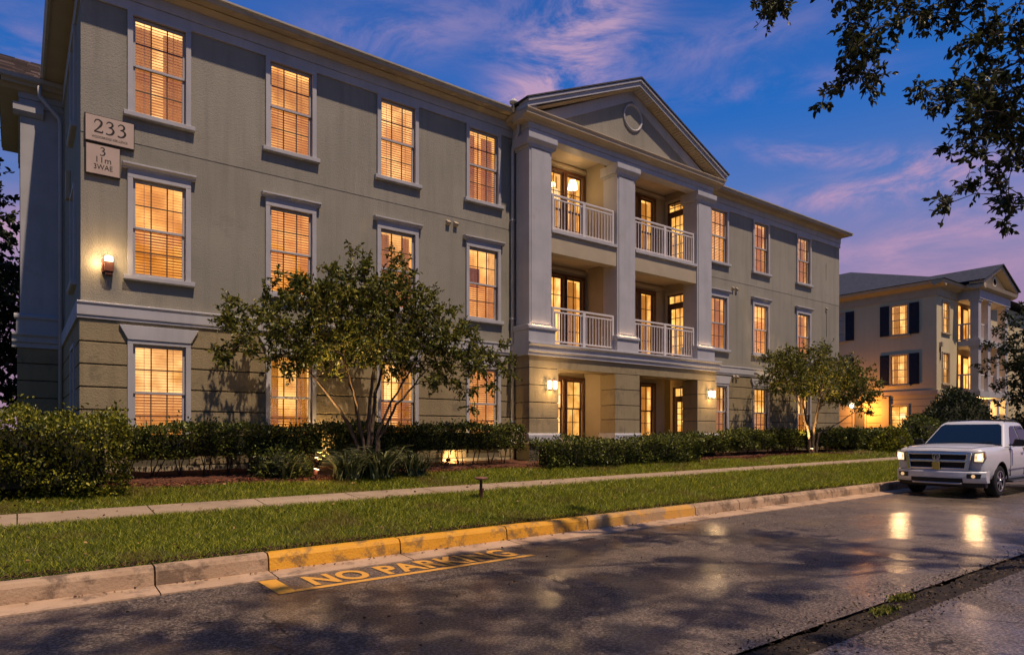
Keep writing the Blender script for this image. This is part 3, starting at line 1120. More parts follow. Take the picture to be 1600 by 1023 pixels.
# belt course and frieze
BELT = [(14.03, 3.66), (13.955, 3.66), (13.955, 3.70), (13.935, 3.72), (13.935, 3.90), (13.915, 3.93), (13.915, 3.955), (13.94, 3.965), (14.03, 3.97)]
for a, b in ((BX0 - .06, 10.56), (18.1, BX1 + .05)):
    part('belt_course', MB().prism(BELT, 'x', a, b), TRIM, bevel=.004)
part('belt_course', MB().box(BX0 - .062, 13.99, 3.66, BX0 + .03, 19.25, 3.965), TRIM)
for a, b in ((BX0 - .03, 10.52), (18.12, BX1 + .03)):
    part('frieze_board', MB().box(a, 13.955, 9.395, b, 14.02, 9.575), TRIM, bevel=.006)
    part('frieze_board', MB().box(a, 13.935, 9.58, b, 14.02, 9.775), TRIM, bevel=.006)
    part('bed_moulding', MB().prism([(13.95, 9.776), (13.915, 9.778), (13.90, 9.80), (13.83, 9.845), (13.81, 9.85), (13.81, 9.873), (13.95, 9.873)], 'x', a, b), SOFFIT)
part('frieze_board', MB().box(BX0 - .035, 14.021, 9.395, BX0 + .02, 19.4, 9.775), TRIM)
# soffit, fascia and gutter
EX0, EX1 = .50, 27.95
for a, b in ((EX0, 10.30), (18.42, EX1)):
    part('soffit', MB().box(a, 13.605, 9.875, b, 14.05, 9.90), SOFFIT)
    part('gutter', MB().prism([(13.604, 9.85), (13.575, 9.85), (13.565, 9.875), (13.555, 9.91), (13.52, 9.93), (13.52, 9.965), (13.604, 9.98)], 'x', a, b), GUTTER)
    x = a + .04                                            # ribs of the soffit boards
    rb = MB()
    while x < b - .03:
        rb.box(x, 13.61, 9.868, x + .018, 13.80, 9.876)
        x += .11
    part('soffit_rib', rb, SOFFIT, kind='stuff')
part('soffit', MB().box(EX0 + .02, 14.05, 9.875, BX0 + .0, 19.45, 9.90), SOFFIT)
part('soffit', MB().box(BX1, 14.05, 9.875, EX1 - .02, 26, 9.90), SOFFIT)
part('gutter', MB().prism([(EX0 + .02, 9.85), (EX0 - .03, 9.86), (EX0 - .07, 9.93), (EX0 - .07, 9.965), (EX0 + .02, 9.98)], 'y', 13.53, 19.45), GUTTER)
part('gutter', MB().prism([(EX1 - .02, 9.85), (EX1 - .02, 9.98), (EX1 + .07, 9.965), (EX1 + .07, 9.93), (EX1 + .03, 9.86)], 'y', 13.53, 26), GUTTER)
# hipped roof
rf = MB()
ya, yb, zt, zr = 13.56, 26.3, 9.985, 12.6
rf.add([(EX0, ya, zt), (EX1, ya, zt), (EX1, yb, zt), (EX0, yb, zt), (EX0 + 6.4, 19.85, zr), (EX1 - 6.4, 19.85, zr)],
       [(0, 1, 5, 4), (1, 2, 5), (2, 3, 4, 5), (3, 0, 4), (0, 3, 2, 1)])
part('roof', rf, SHINGLE)

# front windows
rr_ = random.Random(5)
style = {0: 'lintel', 1: 'crown', 2: 'plain'}
INSIDE = {(1, 1): 'none', (2, 0): 'curtain', (0, 2): 'curtain', (1, 2): 'none', (0, 1): 'none', (2, 1): 'curtain', (3, 1): 'picture', (0, 0): 'none', (1, 0): 'curtain', (3, 2): 'curtain', (2, 2): 'none'}
for ci, x in enumerate(WX):
    for fi, z in enumerate(WZ):
        bl = 'joined' if ci >= 3 else 'slats'
        window(bld, x, 13.985 if fi < 2 else 13.975, z, head=style[fi], room=[ROOM_G, ROOM_A, ROOM_A][fi] if ci % 2 else [ROOM_B, ROOM_A, ROOM_B][fi], blinds=bl, shut={(1, 1): 1.0, (2, 2): .75, (0, 1): .5, (3, 0): 1.0, (4, 2): 1.0, (5, 1): .7, (1, 0): .3}.get((ci, fi), .5), seed=ci * 7 + fi, interior=INSIDE.get((ci, fi)))
# side windows on the left return wall
for z in WZ:
    window(bld, BX0 - .015, 15.6, z, rz=R(-90), lit=False, seed=3, head='plain')

# ------------------------------------------------------------------ portico
PF = 13.30                                                  # face of the columns
COLX = [(10.53, 11.28), (13.74, 14.49), (17.36, 18.11)]
PIER = [(10.53, 11.52), (13.66, 14.68), (17.38, 18.37)]
for (a, b), (p, q) in zip(COLX, PIER):
    col = empty('column', (a, PF, 3.96), parent=bld)
    org = Vector((a, PF, 3.96))
    L = b - a

    def cb(name, mb, bevel=.008, mat=TRIM):
        me = mb.mesh(name)
        return link(name, me, mat, col, bevel=bevel)
    cb('shaft', MB().box(0, 0, .44, L, .56, 5.10))
    cb('shaft_panel', MB().box(.055, -.018, .50, L - .075, .0, 4.99), .006)
    cb('pedestal', MB().box(-.07, -.07, .0, L + .07, .57, .315))
    cb('pedestal_cap', MB().prism([(.57, .315), (-.085, .315), (-.11, .345), (-.11, .40), (-.05, .445), (.57, .445)], 'x', -.10, L + .10))
    cb('capital', MB().box(-.03, -.03, 5.03, L + .03, .57, 5.085).prism([(.58, 5.085), (-.035, 5.085), (-.05, 5.13), (-.115, 5.19), (-.125, 5.21), (-.125, 5.35), (.58, 5.35)], 'x', -.11, L + .11), .006)
for (p, q) in PIER:
    pier = empty('pier', (p, PF, .9), parent=bld)
    L = q - p
    link('pier_core', MB().box(.03, .03, -.4, L - .03, .60, 2.41).mesh('pier_core'), JOINT, pier)
    for c, d in [(2.42, 2.73), (1.97, 2.40), (1.52, 1.95), (1.11, 1.50), (.71, 1.09)]:
        if d < 2.45:
            link('pier_band', MB().box(0, 0, c, L, .61, d).mesh('pier_band'), RUST, pier, bevel=.008)
    link('pier_base', MB().prism([(.62, .44), (-.05, .44), (-.05, .66), (-.025, .71), (.62, .71)], 'x', -.05, L + .05).mesh('pier_base'), TRIM, pier, bevel=.006)
# beams over the open ground storey and the belt that caps them
part('beam', MB().box(10.53, PF, 3.315, 18.37, 13.9, 3.64), RUST, bevel=.006)
PB = [(13.9, 3.62), (13.24, 3.62), (13.24, 3.70), (13.20, 3.73), (13.20, 3.86), (13.14, 3.90), (13.14, 3.945), (13.2, 3.96), (13.9, 3.96)]
part('belt_course', MB().prism(PB, 'x', 10.44, 18.45), TRIM, bevel=.004)
for xs_ in (10.44, 18.10):
    part('belt_course', MB().box(xs_ + .02, 13.9, 3.62, xs_ + .33, 14.02, 3.955), TRIM)
# side cheeks of the portico
for x0_, x1_ in ((10.57, 11.25), (17.84, 18.07)):
    part('cheek_wall', MB().box(x0_, 13.86, 3.96, x1_, 14.66, 9.6), BAYWALL)
for x0_, x1_ in ((10.56, 11.3), (18.15, 18.33)):
    part('cheek_wall', MB().box(x0_, 13.92, .5, x1_, 14.66, 3.62), RUST)
part('partition_wall', MB().box(13.80, 13.861, 3.96, 14.43, 14.66, 9.6), BAYWALL)
part('partition_wall', MB().box(13.72, 13.912, .5, 14.62, 14.66, 3.62), BAYWALL)
# floors, fascias, ceilings of the loggias
part('loggia_floor', MB().box(11.25, 13.40, 1.25, 17.4, 14.66, 1.45), CONC)
for xa, xb in ((11.285, 13.735), (14.495, 17.355)):
    part('loggia_floor', MB().box(xa, 13.63, 6.62, xb, 14.66, 6.90), BAYWALL)
    part('balcony_fascia', MB().box(xa, 13.335, 6.385, xb, 13.62, 6.90), surf('fascia_paint', (0.40, 0.34, 0.24), (0.45, 0.385, 0.27), 1.5, .8, .4, 50) if 'fascia_paint' not in MATS else MATS['fascia_paint'])
    part('balcony_ledge', MB().box(xa, 13.27, 6.902, xb, 14.66, 6.985), TRIM, bevel=.008)
    part('ceiling_panel', MB().box(xa, 13.62, 6.53, xb, 14.655, 6.615), SOFFIT)
    part('ceiling_panel', MB().box(xa, 13.60, 9.56, xb, 14.655, 9.64), SOFFIT)
    part('ceiling_panel', MB().box(xa, 13.9, 3.50, xb, 14.655, 3.60), SOFFIT)
# entablature
part('entablature', MB().box(10.50, PF - .03, 9.31, 18.14, 13.6, 9.455), TRIM, bevel=.006)
part('entablature', MB().box(10.48, PF - .05, 9.46, 18.16, 13.6, 9.60), TRIM, bevel=.006)
for xs_ in (10.49, 17.90):
    part('entablature', MB().box(xs_, 13.6, 9.312, xs_ + .25, 14.02, 9.598), TRIM)
CORN = [(13.62, 9.60), (13.22, 9.60), (13.20, 9.64), (13.13, 9.68), (13.03, 9.685), (13.03, 9.74), (12.99, 9.79), (12.99, 9.815), (13.62, 9.84)]
part('cornice', MB().prism(CORN, 'x', 10.24, 18.44), SOFFIT, bevel=.003)
for s, xo in ((-1, 10.50), (1, 18.14)):
    pr = [(xo, 9.60), (xo + s * .06, 9.64), (xo + s * .10, 9.68), (xo + s * .22, 9.685), (xo + s * .22, 9.74), (xo + s * .26, 9.79), (xo + s * .26, 9.84), (xo, 9.84)]
    part('cornice', MB().prism(pr if s > 0 else pr[::-1], 'y', 13.621, 14.4), SOFFIT, bevel=.003)
for xa in (10.27, 18.13):
    part('cornice_return', MB().box(xa, 13.06, 9.845, xa + .32, 14.3, 9.985), TRIM, bevel=.006)
# pediment
AX, AZ = 14.37, 11.78
part('pediment_wall', MB().prism([(10.5, 9.80), (18.2, 9.80), (AX, 11.62)], 'y', 13.35, 13.6), STUCCO)
for s in (-1, 1):
    X = lambda x: AX + s * x
    part('pediment_frieze', MB().add([(X(3.72), y, 9.83) for y in (13.325, 13.36)] + [(X(3.05), y, 9.83) for y in (13.325, 13.36)] + [(X(0), y, 11.30) for y in (13.325, 13.36)] + [(X(0), y, 11.60) for y in (13.325, 13.36)],
                                     [(0, 2, 4, 6), (1, 7, 5, 3), (2, 3, 5, 4)]), TRIM)
    part('raking_soffit', MB().add([(X(4.0), 13.02, 9.80), (X(4.0), 13.36, 9.80), (X(0), 13.36, 11.61), (X(0), 13.02, 11.61)], [(0, 1, 2, 3)]), SOFFIT)
    rk = MB()
    for t in np.linspace(.02, .98, 44):
        x_, z_ = 4.0 * (1 - t), lerp(9.80, 11.61, t)
        rk.box(X(x_) - .02, 13.04, z_ - .014, X(x_) + .02, 13.33, z_ - .002)
    part('soffit_rib', rk, SOFFIT, kind='stuff')
    for (y0_, y1_, lo, hi) in ((13.0, 13.34, 0.0, .12), (12.955, 13.34, .125, .20)):
        part('raking_cornice', MB().add([(X(4.13), y0_, 9.80 + lo), (X(0), y0_, 11.60 + lo), (X(0), y0_, 11.60 + hi), (X(4.13), y0_, 9.80 + hi),
                                         (X(4.13), y1_, 9.80 + lo), (X(0), y1_, 11.60 + lo), (X(0), y1_, 11.60 + hi), (X(4.13), y1_, 9.80 + hi)],
                                        [(0, 1, 2, 3), (7, 6, 5, 4), (0, 4, 5, 1), (3, 2, 6, 7), (0, 3, 7, 4), (1, 5, 6, 2)]), TRIM, bevel=.004)
    part('roof', MB().add([(X(4.19), 12.93, 9.99), (X(0), 12.93, 11.815), (X(0), 19.5, 11.815), (X(4.19), 19.5, 9.99), (X(4.19), 12.93, 10.025), (X(0), 12.93, 11.855), (X(0), 19.5, 11.855), (X(4.19), 19.5, 10.025)],
                          [(0, 1, 2, 3), (7, 6, 5, 4), (0, 4, 5, 1), (0, 3, 7, 4)]), SHINGLE)
ring = MB()
pr = []
for j in range(40):
    t = 2 * math.pi * j / 40
    c_, s_ = math.cos(t), math.sin(t)
    pr.append([(14.42 + c_ * r_, y_, 10.83 + s_ * r_) for r_, y_ in ((.40, 13.36), (.40, 13.31), (.375, 13.295), (.345, 13.31), (.335, 13.345))])
for j in range(40):
    A, B = pr[j], pr[(j + 1) % 40]
    for i in range(4):
        ring.quad(A[i], A[i + 1], B[i + 1], B[i])
part('pediment_ring', ring, TRIM, smooth=True)
part('pediment_disc', MB().prism([(14.42 + .34 * math.cos(2 * math.pi * j / 40), 10.83 + .34 * math.sin(2 * math.pi * j / 40)) for j in range(40)], 'y', 13.338, 13.36), STUCCO_UP)


# railings
def railing(x0, x1, zb):
    r = empty('balcony_railing', (x0, 13.42, zb), parent=bld)
    L = x1 - x0
    me = lambda mb, n: mb.mesh(n)
    link('handrail', me(MB().box(0, -.028, .935, L, .028, .985), 'handrail'), RAILM, r, bevel=.006)
    link('rail', me(MB().box(0, -.016, .835, L, .016, .875), 'rail'), RAILM, r, bevel=.004)
    link('rail', me(MB().box(0, -.016, .05, L, .016, .09), 'rail'), RAILM, r, bevel=.004)
    for c_ in (.035, L / 2, L - .035):
        wd = .05 if abs(c_ - L / 2) < .01 else .033
        link('rail_post', cached(('rail_post', wd), lambda mb: mb.box(-wd, -.034, 0, wd, .034, .93), RAILM), None, r, bevel=.005).location = (c_, 0, 0)
    bm_ = cached('baluster', lambda mb: mb.box(-.011, -.011, .09, .011, .011, .835), RAILM)
    nb = int(round(L / .118))
    for i in range(1, nb):
        x = L * i / nb
        if abs(x - L / 2) < .06:
            continue
        link('baluster', bm_, None, r).location = (x, 0, 0)


for zb in (3.99, 7.00):
    railing(11.38, 13.70, zb)
    railing(14.52, 17.33, zb)

# loggia back walls with paired windows, and the doors on the right-hand cheek
BW = 14.66
for fi, (z0_, z1_, zf) in enumerate(((1.3, 3.6, 1.45), (3.96, 6.53, 3.97), (6.9, 9.58, 6.99))):
    h_ = [1.62, 2.05, 2.10][fi]
    top = [3.15, 6.18, 9.24][fi]
    wb = top - h_
    wins = [(12.56, .28), (13.33, .28), (15.72, .28), (16.53, .28)]
    ops = [(x - g - .04, x + g + .04, wb - .04, wb + h_ + .04) for x, g in wins]
    mb = MB()
    wall_grid(mb, 11.25, 13.80, z0_, z1_, BW, ops[:2])
    wall_grid(mb, 14.43, 17.40, z0_, z1_, BW, ops[2:])
    part('loggia_wall', mb, BAYWALL)
    part('wall_crown', MB().box(11.26, BW - .05, z1_ - .16, 13.79, BW - .002, z1_ - .07).box(14.44, BW - .05, z1_ - .16, 17.39, BW - .002, z1_ - .07), SOFFIT, bevel=.006)
    for i, (x, g) in enumerate(wins):
        window(bld, x, BW - .01, wb, h=h_, gw=g, cols=2, blinds=None, room=ROOM_G if i else ROOM_B, trim=WOOD, sill=False, depth=.7, seed=fi * 5 + i, interior='fan' if (fi, i) == (1, 0) else ('lamp' if (fi, i) == (0, 1) else 'curtain'))
    # door with transom, on the face that looks left
    dy, dt = 14.13, [2.80, 5.86, 8.90][fi]
    XW = 17.395 if fi else 17.695
    rows = [1, 1, 2][fi]
    ttop = [3.12, 6.16, 9.22][fi]
    dop = (-(dy + .40), -(dy - .40), zf, ttop + .03)
    mb = MB()
    tmp = MB()
    wall_grid(tmp, -14.66, -13.86, z0_, z1_, 0, [dop])
    mb.add([(XW + y, -x, z) for x, y, z in tmp.v], tmp.f)
    part('loggia_wall', mb, BAYWALL)
    door = empty('door', (XW, dy, zf), parent=bld, rz=R(-90))
    hD = dt - zf
    dl = lambda n, mb, m, bev=.004: link(n, mb.mesh(n), m, door, bevel=bev)
    dl('door_casing', MB().box(-.475, -.03, 0, -.405, .01, ttop - zf + .03).box(.405, -.03, 0, .475, .01, ttop - zf + .03).box(-.475, -.031, ttop - zf + .03, .475, .01, ttop - zf + .11), SOFFIT)
    dl('door_leaf', MB().box(-.40, .02, 0, -.27, .065, hD).box(.27, .02, 0, .40, .065, hD).box(-.27, .021, hD - .15, .27, .064, hD).box(-.27, .021, 0, .27, .064, .22), WOOD)
    gl = MB()
    for i in (1, 2):
        gl.box(-.27 + .18 * i - .012, .03, .22, -.27 + .18 * i + .012, .055, hD - .15)
    for i in range(1, 5):
        zz = .22 + (hD - .37) * i / 5
        gl.box(-.27, .031, zz - .011, .27, .054, zz + .011)
    dl('muntin', gl, WOOD)
    dl('pane', MB().box(-.27, .045, .22, .27, .049, hD - .15), GLASS, 0)
    tr = MB().box(-.40, .022, hD, .40, .066, hD + .05).box(-.40, .022, ttop - zf - .02, .40, .066, ttop - zf + .03).box(-.40, .023, hD + .05, -.37, .065, ttop - zf - .02).box(.37, .023, hD + .05, .40, .065, ttop - zf - .02)
    for i in (1, 2):
        xx = -.37 + .74 * i / 3
        tr.box(xx - .012, .03, hD + .05, xx + .012, .055, ttop - zf - .02)
    for i in range(1, rows):
        zz = lerp(hD + .05, ttop - zf - .02, i / rows)
        tr.box(-.37, .031, zz - .012, .37, .054, zz + .012)
    dl('transom', tr, WOOD)
    dl('pane', MB().box(-.37, .045, hD + .05, .37, .049, ttop - zf - .02), GLASS, 0)
    dl('door_handle', MB().tube([(.33, .02, 1.0), (.33, -.05, 1.0), (.24, -.05, 1.0)], .012, 6), GUTTER, 0)
    dl('room_wall', MB().box(-.5, .40, -.02, .5, .41, ttop - zf + .06), ROOM_G, 0)
    dl('room', MB().quad((-.5, .1, -.02), (-.5, .4, -.02), (-.5, .4, ttop - zf + .06), (-.5, .1, ttop - zf + .06)), ROOM_G, 0)
    dl('room', MB().quad((.5, .1, -.02), (.5, .4, -.02), (.5, .4, ttop - zf + .06), (.5, .1, ttop - zf + .06)), ROOM_G, 0)

# downpipes, vents, conduit
dp = MB()
dp.tube([(10.40, 13.56, 9.87), (10.40, 13.57, 9.62), (10.44, 13.64, 9.44), (10.45, 13.86, 9.16), (10.46, 13.92, 9.0), (10.46, 13.92, .9)], .048, 8)
part('downpipe', dp, TRIM, smooth=True)
sp_ = MB()
for zz in (1.9, 4.6, 7.2):
    sp_.box(10.40, 13.87, zz, 10.52, 13.985, zz + .035)
part('pipe_strap', sp_, TRIM)
part('downpipe', MB().tube([(.42, 19.0, 9.72), (.42, 19.0, 9.5), (.80, 19.05, 9.1), (.83, 19.05, 8.95), (.83, 19.05, .9)], .05, 8), TRIM, smooth=True)
part('vent_cap', MB().lathe([(.03, -.2), (.03, 0), (.10, .01), (.11, .05), (.08, .10), (.03, .12)], (10.20, 13.53, 10.05), 12), PLASTICW, smooth=True)


def vent(x, y, z, s=1.0):
    part('vent_hood', MB().prism([(y, z - .06 * s), (y - .06 * s, z - .055 * s), (y - .10 * s, z + .0), (y - .02, z + .065 * s), (y, z + .07 * s)], 'x', x - .05 * s, x + .05 * s), SOFFIT, bevel=.004)


for x in (8.51, 8.73):
    vent(x, 13.999, 6.80)
for x in (20.25, 20.46):
    vent(x, 13.999, 6.72)
    vent(x, 13.984, 3.60)
vent(26.68, 13.999, 6.72, .8)
part('vent_hood', MB().box(BX0 - .09, 16.75, 6.55, BX0 - .001, 16.95, 7.15), SOFFIT, bevel=.01)
part('conduit', MB().tube([(26.72, 13.985, 6.62), (26.72, 13.985, 5.6)], .012, 6), GUTTER)
part('conduit', MB().tube([(26.66, 13.97, 8.6), (26.66, 13.97, 7.9)], .008, 6), GUTTER)

# ------------------------------------------------------------------ side portico on the left return wall
SY = 19.3
part('side_bay_wall', MB().box(.06, SY, 3.96, BX0 + .01, 24, 9.35), TRIM)
part('side_bay_wall', MB().box(.03, SY + .02, .3, BX0 + .02, 24, 3.62), JOINT)
for c, d in COURSE:
    MB().box(.0, SY - .02, c, BX0 - .03, SY + .03, d).build('wall_band', RUST, bld, bevel=.008)
part('belt_course', MB().prism([(SY + .1, 3.62), (SY - .06, 3.62), (SY - .06, 3.72), (SY - .10, 3.75), (SY - .10, 3.86), (SY - .15, 3.91), (SY - .15, 3.96), (SY + .1, 3.97)], 'x', -.10, BX0 - .07), TRIM)
part('pedestal', MB().box(-.02, SY - .07, 3.97, BX0 - .08, SY + .02, 4.28).prism([(SY + .02, 4.28), (SY - .085, 4.28), (SY - .11, 4.31), (SY - .11, 4.36), (SY - .05, 4.41), (SY + .02, 4.41)], 'x', -.06, BX0 - .08), TRIM)
part('capital', MB().prism([(SY + .02, 9.04), (SY - .05, 9.06), (SY - .12, 9.14), (SY - .12, 9.31), (SY + .02, 9.31)], 'x', -.08, .50), TRIM)
part('entablature', MB().box(.03, SY - .03, 9.31, BX0, 24, 9.455).box(.02, SY - .05, 9.46, BX0, 24, 9.60), TRIM)
part('cornice', MB().prism([(SY + .2, 9.60), (SY - .08, 9.60), (SY - .15, 9.67), (SY - .26, 9.685), (SY - .26, 9.74), (SY - .30, 9.79), (SY - .30, 9.82), (SY + .2, 9.84)], 'x', -.30, BX0), SOFFIT)
part('gutter', MB().prism([(SY - .30, 9.76), (SY - .36, 9.78), (SY - .40, 9.86), (SY - .30, 9.87)], 'x', -.36, BX0), TRIM)
srf = MB()
for i in range(12):                                         # shingle courses, each a little proud of the one above
    t0, t1 = i / 12, (i + 1) / 12
    y0_, y1_ = SY - .36 + 2.6 * t0, SY - .36 + 2.6 * t1
    z0_, z1_ = 9.88 + 1.5 * t0, 9.88 + 1.5 * t1
    x = -.36
    while x < 3.0:
        x2 = min(3.0, x + random.uniform(.22, .36))
        dz = random.uniform(0, .012)
        srf.add([(x + .004, y0_, z0_ + .03 + dz), (x2 - .004, y0_, z0_ + .03 + dz), (x2 - .004, y1_, z1_ + .008), (x + .004, y1_, z1_ + .008), (x + .004, y0_, z0_), (x2 - .004, y0_, z0_)], [(0, 1, 2, 3), (4, 5, 1, 0)])
        x = x2
part('shingle', srf, surf('roof_shingle_brown', (0.09, 0.065, 0.06), (0.15, 0.11, 0.10), island=.5, rough=.9, bump=.8, bscale=30), kind='stuff')
part('roof', MB().add([(-.36, SY - .36, 9.87), (3, SY - .36, 9.87), (3, SY + 2.24, 11.37), (-.36, SY + 2.24, 11.37), (-.36, SY + 4.84, 9.87), (3, SY + 4.84, 9.87)], [(0, 1, 2, 3), (3, 2, 5, 4), (0, 3, 4), (0, 4, 5, 1)]), SHINGLE)
part('soffit', MB().box(-.34, SY + .2, 9.78, .9, SY + 4.8, 9.865), SOFFIT)

# ================================================================== SECOND BUILDING
QX, QY = 40.0, 14.85
b2 = empty('apartment_building', (QX, QY, .9), 'beige apartment building at the far right with black shutters and a gabled porch', 'building')


def part2(name, mb, mat, **kw):
    return mb.build(name, mat, b2, **kw)


W2Z = [1.55, 4.40, 7.22]
HH2 = 1.60
sideY = [16.75, 20.3, 22.9, 25.5, 28.1]
frontX = [41.2]
# face looking left (plane x = QX): local x = -y
mb = MB()
t = MB()
ops = [(-y - .45, -y + .45, z - .04, z + HH2 + .04) for y in sideY for z in W2Z if not (y == 20.3 and z < 2)]
wall_grid(t, -36, -QY, 3.85, 9.6, 0, [o for o in ops if o[2] > 3.8])
mb.add([(QX + y, -x, z) for x, y, z in t.v], t.f)
part2('wall', mb, WALL2)
mb, t = MB(), MB()
wall_grid(t, -36, -QY, .3, 3.85, -.03, [o for o in ops if o[2] < 3.8])
mb.add([(QX + y, -x, z) for x, y, z in t.v], t.f)
part2('wall', mb, WALL2B)
ops = [(x - .45, x + .45, z - .04, z + HH2 + .04) for x in frontX for z in W2Z]
part2('wall', wall_grid(MB(), QX, 43.0, 3.85, 9.6, QY, ops), WALL2)
part2('wall', wall_grid(MB(), QX - .03, 43.0, .3, 3.85, QY - .03, ops), WALL2B)
part2('wall', MB().box(47.8, QY, .3, 58, 36, 9.6), WALL2)
part2('wall', MB().box(43.0, QY + .9, .3, 47.8, QY + 1.0, 9.6), WALL2)
part2('wall', MB().box(42.9, QY + .02, .3, 43.02, QY + .95, 9.6), WALL2)
part2('attic_wall', MB().box(42.7, QY - .3, 9.63, 47.9, 22, 9.98), SOFFIT)
for z in (1.75, 2.2, 2.65, 3.1, 3.5):
    part2('wall_joint', MB().box(QX - .034, QY - .034, z, QX - .0, 36, z + .025).box(QX - .03, QY - .034, z, 43, QY - .0, z + .025), JOINT)
part2('belt_course', MB().box(QX - .08, QY - .08, 3.72, 43, QY - .005, 3.98).box(QX - .08, QY - .004, 3.72, QX - .005, 36, 3.98), SOFFIT)
part2('frieze_board', MB().box(QX - .05, QY - .05, 9.12, 43, QY - .002, 9.6).box(QX - .05, QY - .001, 9.12, QX - .002, 36, 9.6), SOFFIT)
part2('cornice', MB().prism([(QY - .05, 9.55), (QY - .3, 9.66), (QY - .5, 9.70), (QY - .55, 9.85), (QY + .1, 9.9)], 'x', QX - .55, 43.0), SOFFIT)
part2('cornice', MB().prism([(QX - .05, 9.55), (QX + .1, 9.9), (QX - .55, 9.85), (QX - .5, 9.70), (QX - .3, 9.66)], 'y', QY - .5, 36), SOFFIT)
SLATE = surf('roof_shingle_blue', (0.022, 0.027, 0.042), (0.045, 0.052, 0.075), 5, .9, 1.0, 12)
rf = MB()
x0, x1, y0, y1, zt, p_ = QX - .6, 58.6, QY - .6, 37.0, 9.88, .37
hw = (x1 - x0) / 2
rf.add([(x0, y0, zt), (x1, y0, zt), (x1, y1, zt), (x0, y1, zt), (x0 + hw, y0 + hw, zt + hw * p_), (x0 + hw, y1 - hw, zt + hw * p_)],
       [(0, 1, 4), (1, 2, 5, 4), (2, 3, 5), (3, 0, 4, 5), (0, 3, 2, 1)])
part2('roof', rf, SLATE)
for yi, y in enumerate(sideY):
    for zi, z in enumerate(W2Z):
        if yi == 1 and zi == 0:
            continue
        lit = yi == 0 or (yi > 2 and zi)
        window(b2, QX - (.03 if zi == 0 else 0) - .012, y, z, rz=R(-90), h=HH2, gw=.40, cols=2, lit=lit, blinds=None, room=ROOM_G if zi == 0 else ROOM_B, trim=SOFFIT, seed=60 + yi * 3 + zi, interior='lamp' if zi == 0 else 'curtain')
        if zi:
            for s in (-1, 1):
                sh = MB()
                ys_ = y + s * .78
                sh.box(QX - .05, ys_ - .25, z - .05, QX - .002, ys_ + .25, z + HH2 + .08)
                zz = z
                while zz < z + HH2:
                    sh.prism([(QX - .05, zz), (QX - .066, zz + .01), (QX - .05, zz + .055)], 'y', ys_ - .20, ys_ + .20)
                    zz += .07
                part2('shutter', sh, SHUTTER)
for x in frontX:
    for zi, z in enumerate(W2Z):
        window(b2, x, QY - (.03 if zi == 0 else 0) - .012, z, h=HH2, gw=.40, cols=2, blinds=None, room=ROOM_B, trim=SOFFIT, seed=90 + zi, interior='curtain')
part2('vent_hood', MB().box(40.35, QY - .15, 6.35, 40.5, QY - .002, 6.6), SOFFIT, bevel=.01)
part2('conduit', MB().tube([(40.42, QY - .03, 6.35), (40.42, QY - .03, 5.6)], .03, 6), LAMPMETAL)
# the porch bays of the second building
PY2 = 14.05
PX = [43.15, 44.6, 46.0, 47.4]
for zf, zt_ in ((.95, 3.55), (3.98, 6.55), (6.85, 9.15)):
    for i, x in enumerate(PX if zf < 6 else [PX[0], PX[1], PX[3]]):
        pc = empty('porch_post', (x, PY2, zf), parent=b2)
        link('shaft', MB().box(-.2, -.2, .1, .2, .2, zt_ - zf - .12).mesh('shaft'), TRIM, pc)
        link('capital', MB().box(-.26, -.26, zt_ - zf - .12, .26, .26, zt_ - zf).mesh('capital'), TRIM, pc)
        link('post_base', MB().box(-.26, -.26, 0, .26, .26, .1).mesh('post_base'), TRIM, pc)
    part2('porch_wall', MB().box(43.03, 15.3, zf, 47.6, 15.35, zt_ + .2), surf('porch_paint', (.5, .36, .2), (.55, .4, .23), 1, .8) if 'porch_paint' not in MATS else MATS['porch_paint'])
    for k_, x in enumerate((43.9, 45.1, 46.2, 47.0)):
        part2('porch_door', MB().box(x - .45, 15.2, zf, x + .45, 15.29, zf + 2.2), WOOD if k_ % 2 else ROOM_G)
        if k_ % 2:
            part2('door_pane', MB().box(x - .3, 15.18, zf + .3, x + .3, 15.199, zf + 2.05), ROOM_A)
    if zf > 1:
        rl = empty('balcony_railing', (PX[0], PY2, zf), parent=b2)
        link('handrail', MB().box(0, -.04, .92, 4.25, .04, 1.0).mesh('handrail'), RAILM, rl)
        link('rail', MB().box(0, -.03, .06, 4.25, .03, .12).mesh('rail'), RAILM, rl)
        bb = cached('porch_baluster', lambda m: m.box(-.02, -.02, .12, .02, .02, .92), RAILM)
        for i in range(31):
            link('baluster', bb, None, rl).location = (.1 + i * .133, 0, 0)
        rl2 = empty('balcony_railing', (PX[0], PY2 + .25, zf), parent=b2)
        link('handrail', MB().box(-.04, 0, .92, .04, .8, 1.0).mesh('handrail'), RAILM, rl2)
        link('rail', MB().box(-.03, 0, .06, .03, .8, .12).mesh('rail'), RAILM, rl2)
        for i in range(6):
            link('baluster', bb, None, rl2).location = (0, .1 + i * .133, 0)
    part2('porch_slab', MB().box(42.85, PY2 - .32, zf - .32, 47.75, 15.6, zf - .01), TRIM)
part2('entablature', MB().box(42.85, PY2 - .3, 9.15, 47.75, 15.0, 9.62), TRIM)
part2('cornice', MB().prism([(PY2 - .3, 9.62), (PY2 - .55, 9.72), (PY2 - .6, 9.9), (QY, 9.95)], 'x', 42.5, 48.1), SOFFIT)
part2('cornice', MB().prism([(42.85, 9.62), (42.55, 9.72), (42.5, 9.9), (42.9, 9.95)][::-1], 'y', PY2 - .6, QY), SOFFIT)
part2('pediment_wall', MB().prism([(42.8, 9.9), (47.8, 9.9), (45.3, 11.05)], 'y', PY2 - .2, PY2), WALL2)
part2('pediment_ring', MB().lathe([(.26, -.06), (.26, 0), (.2, .0), (.2, -.06)], (45.3, PY2 - .2, 10.35), 20, 'y'), PLASTICW)
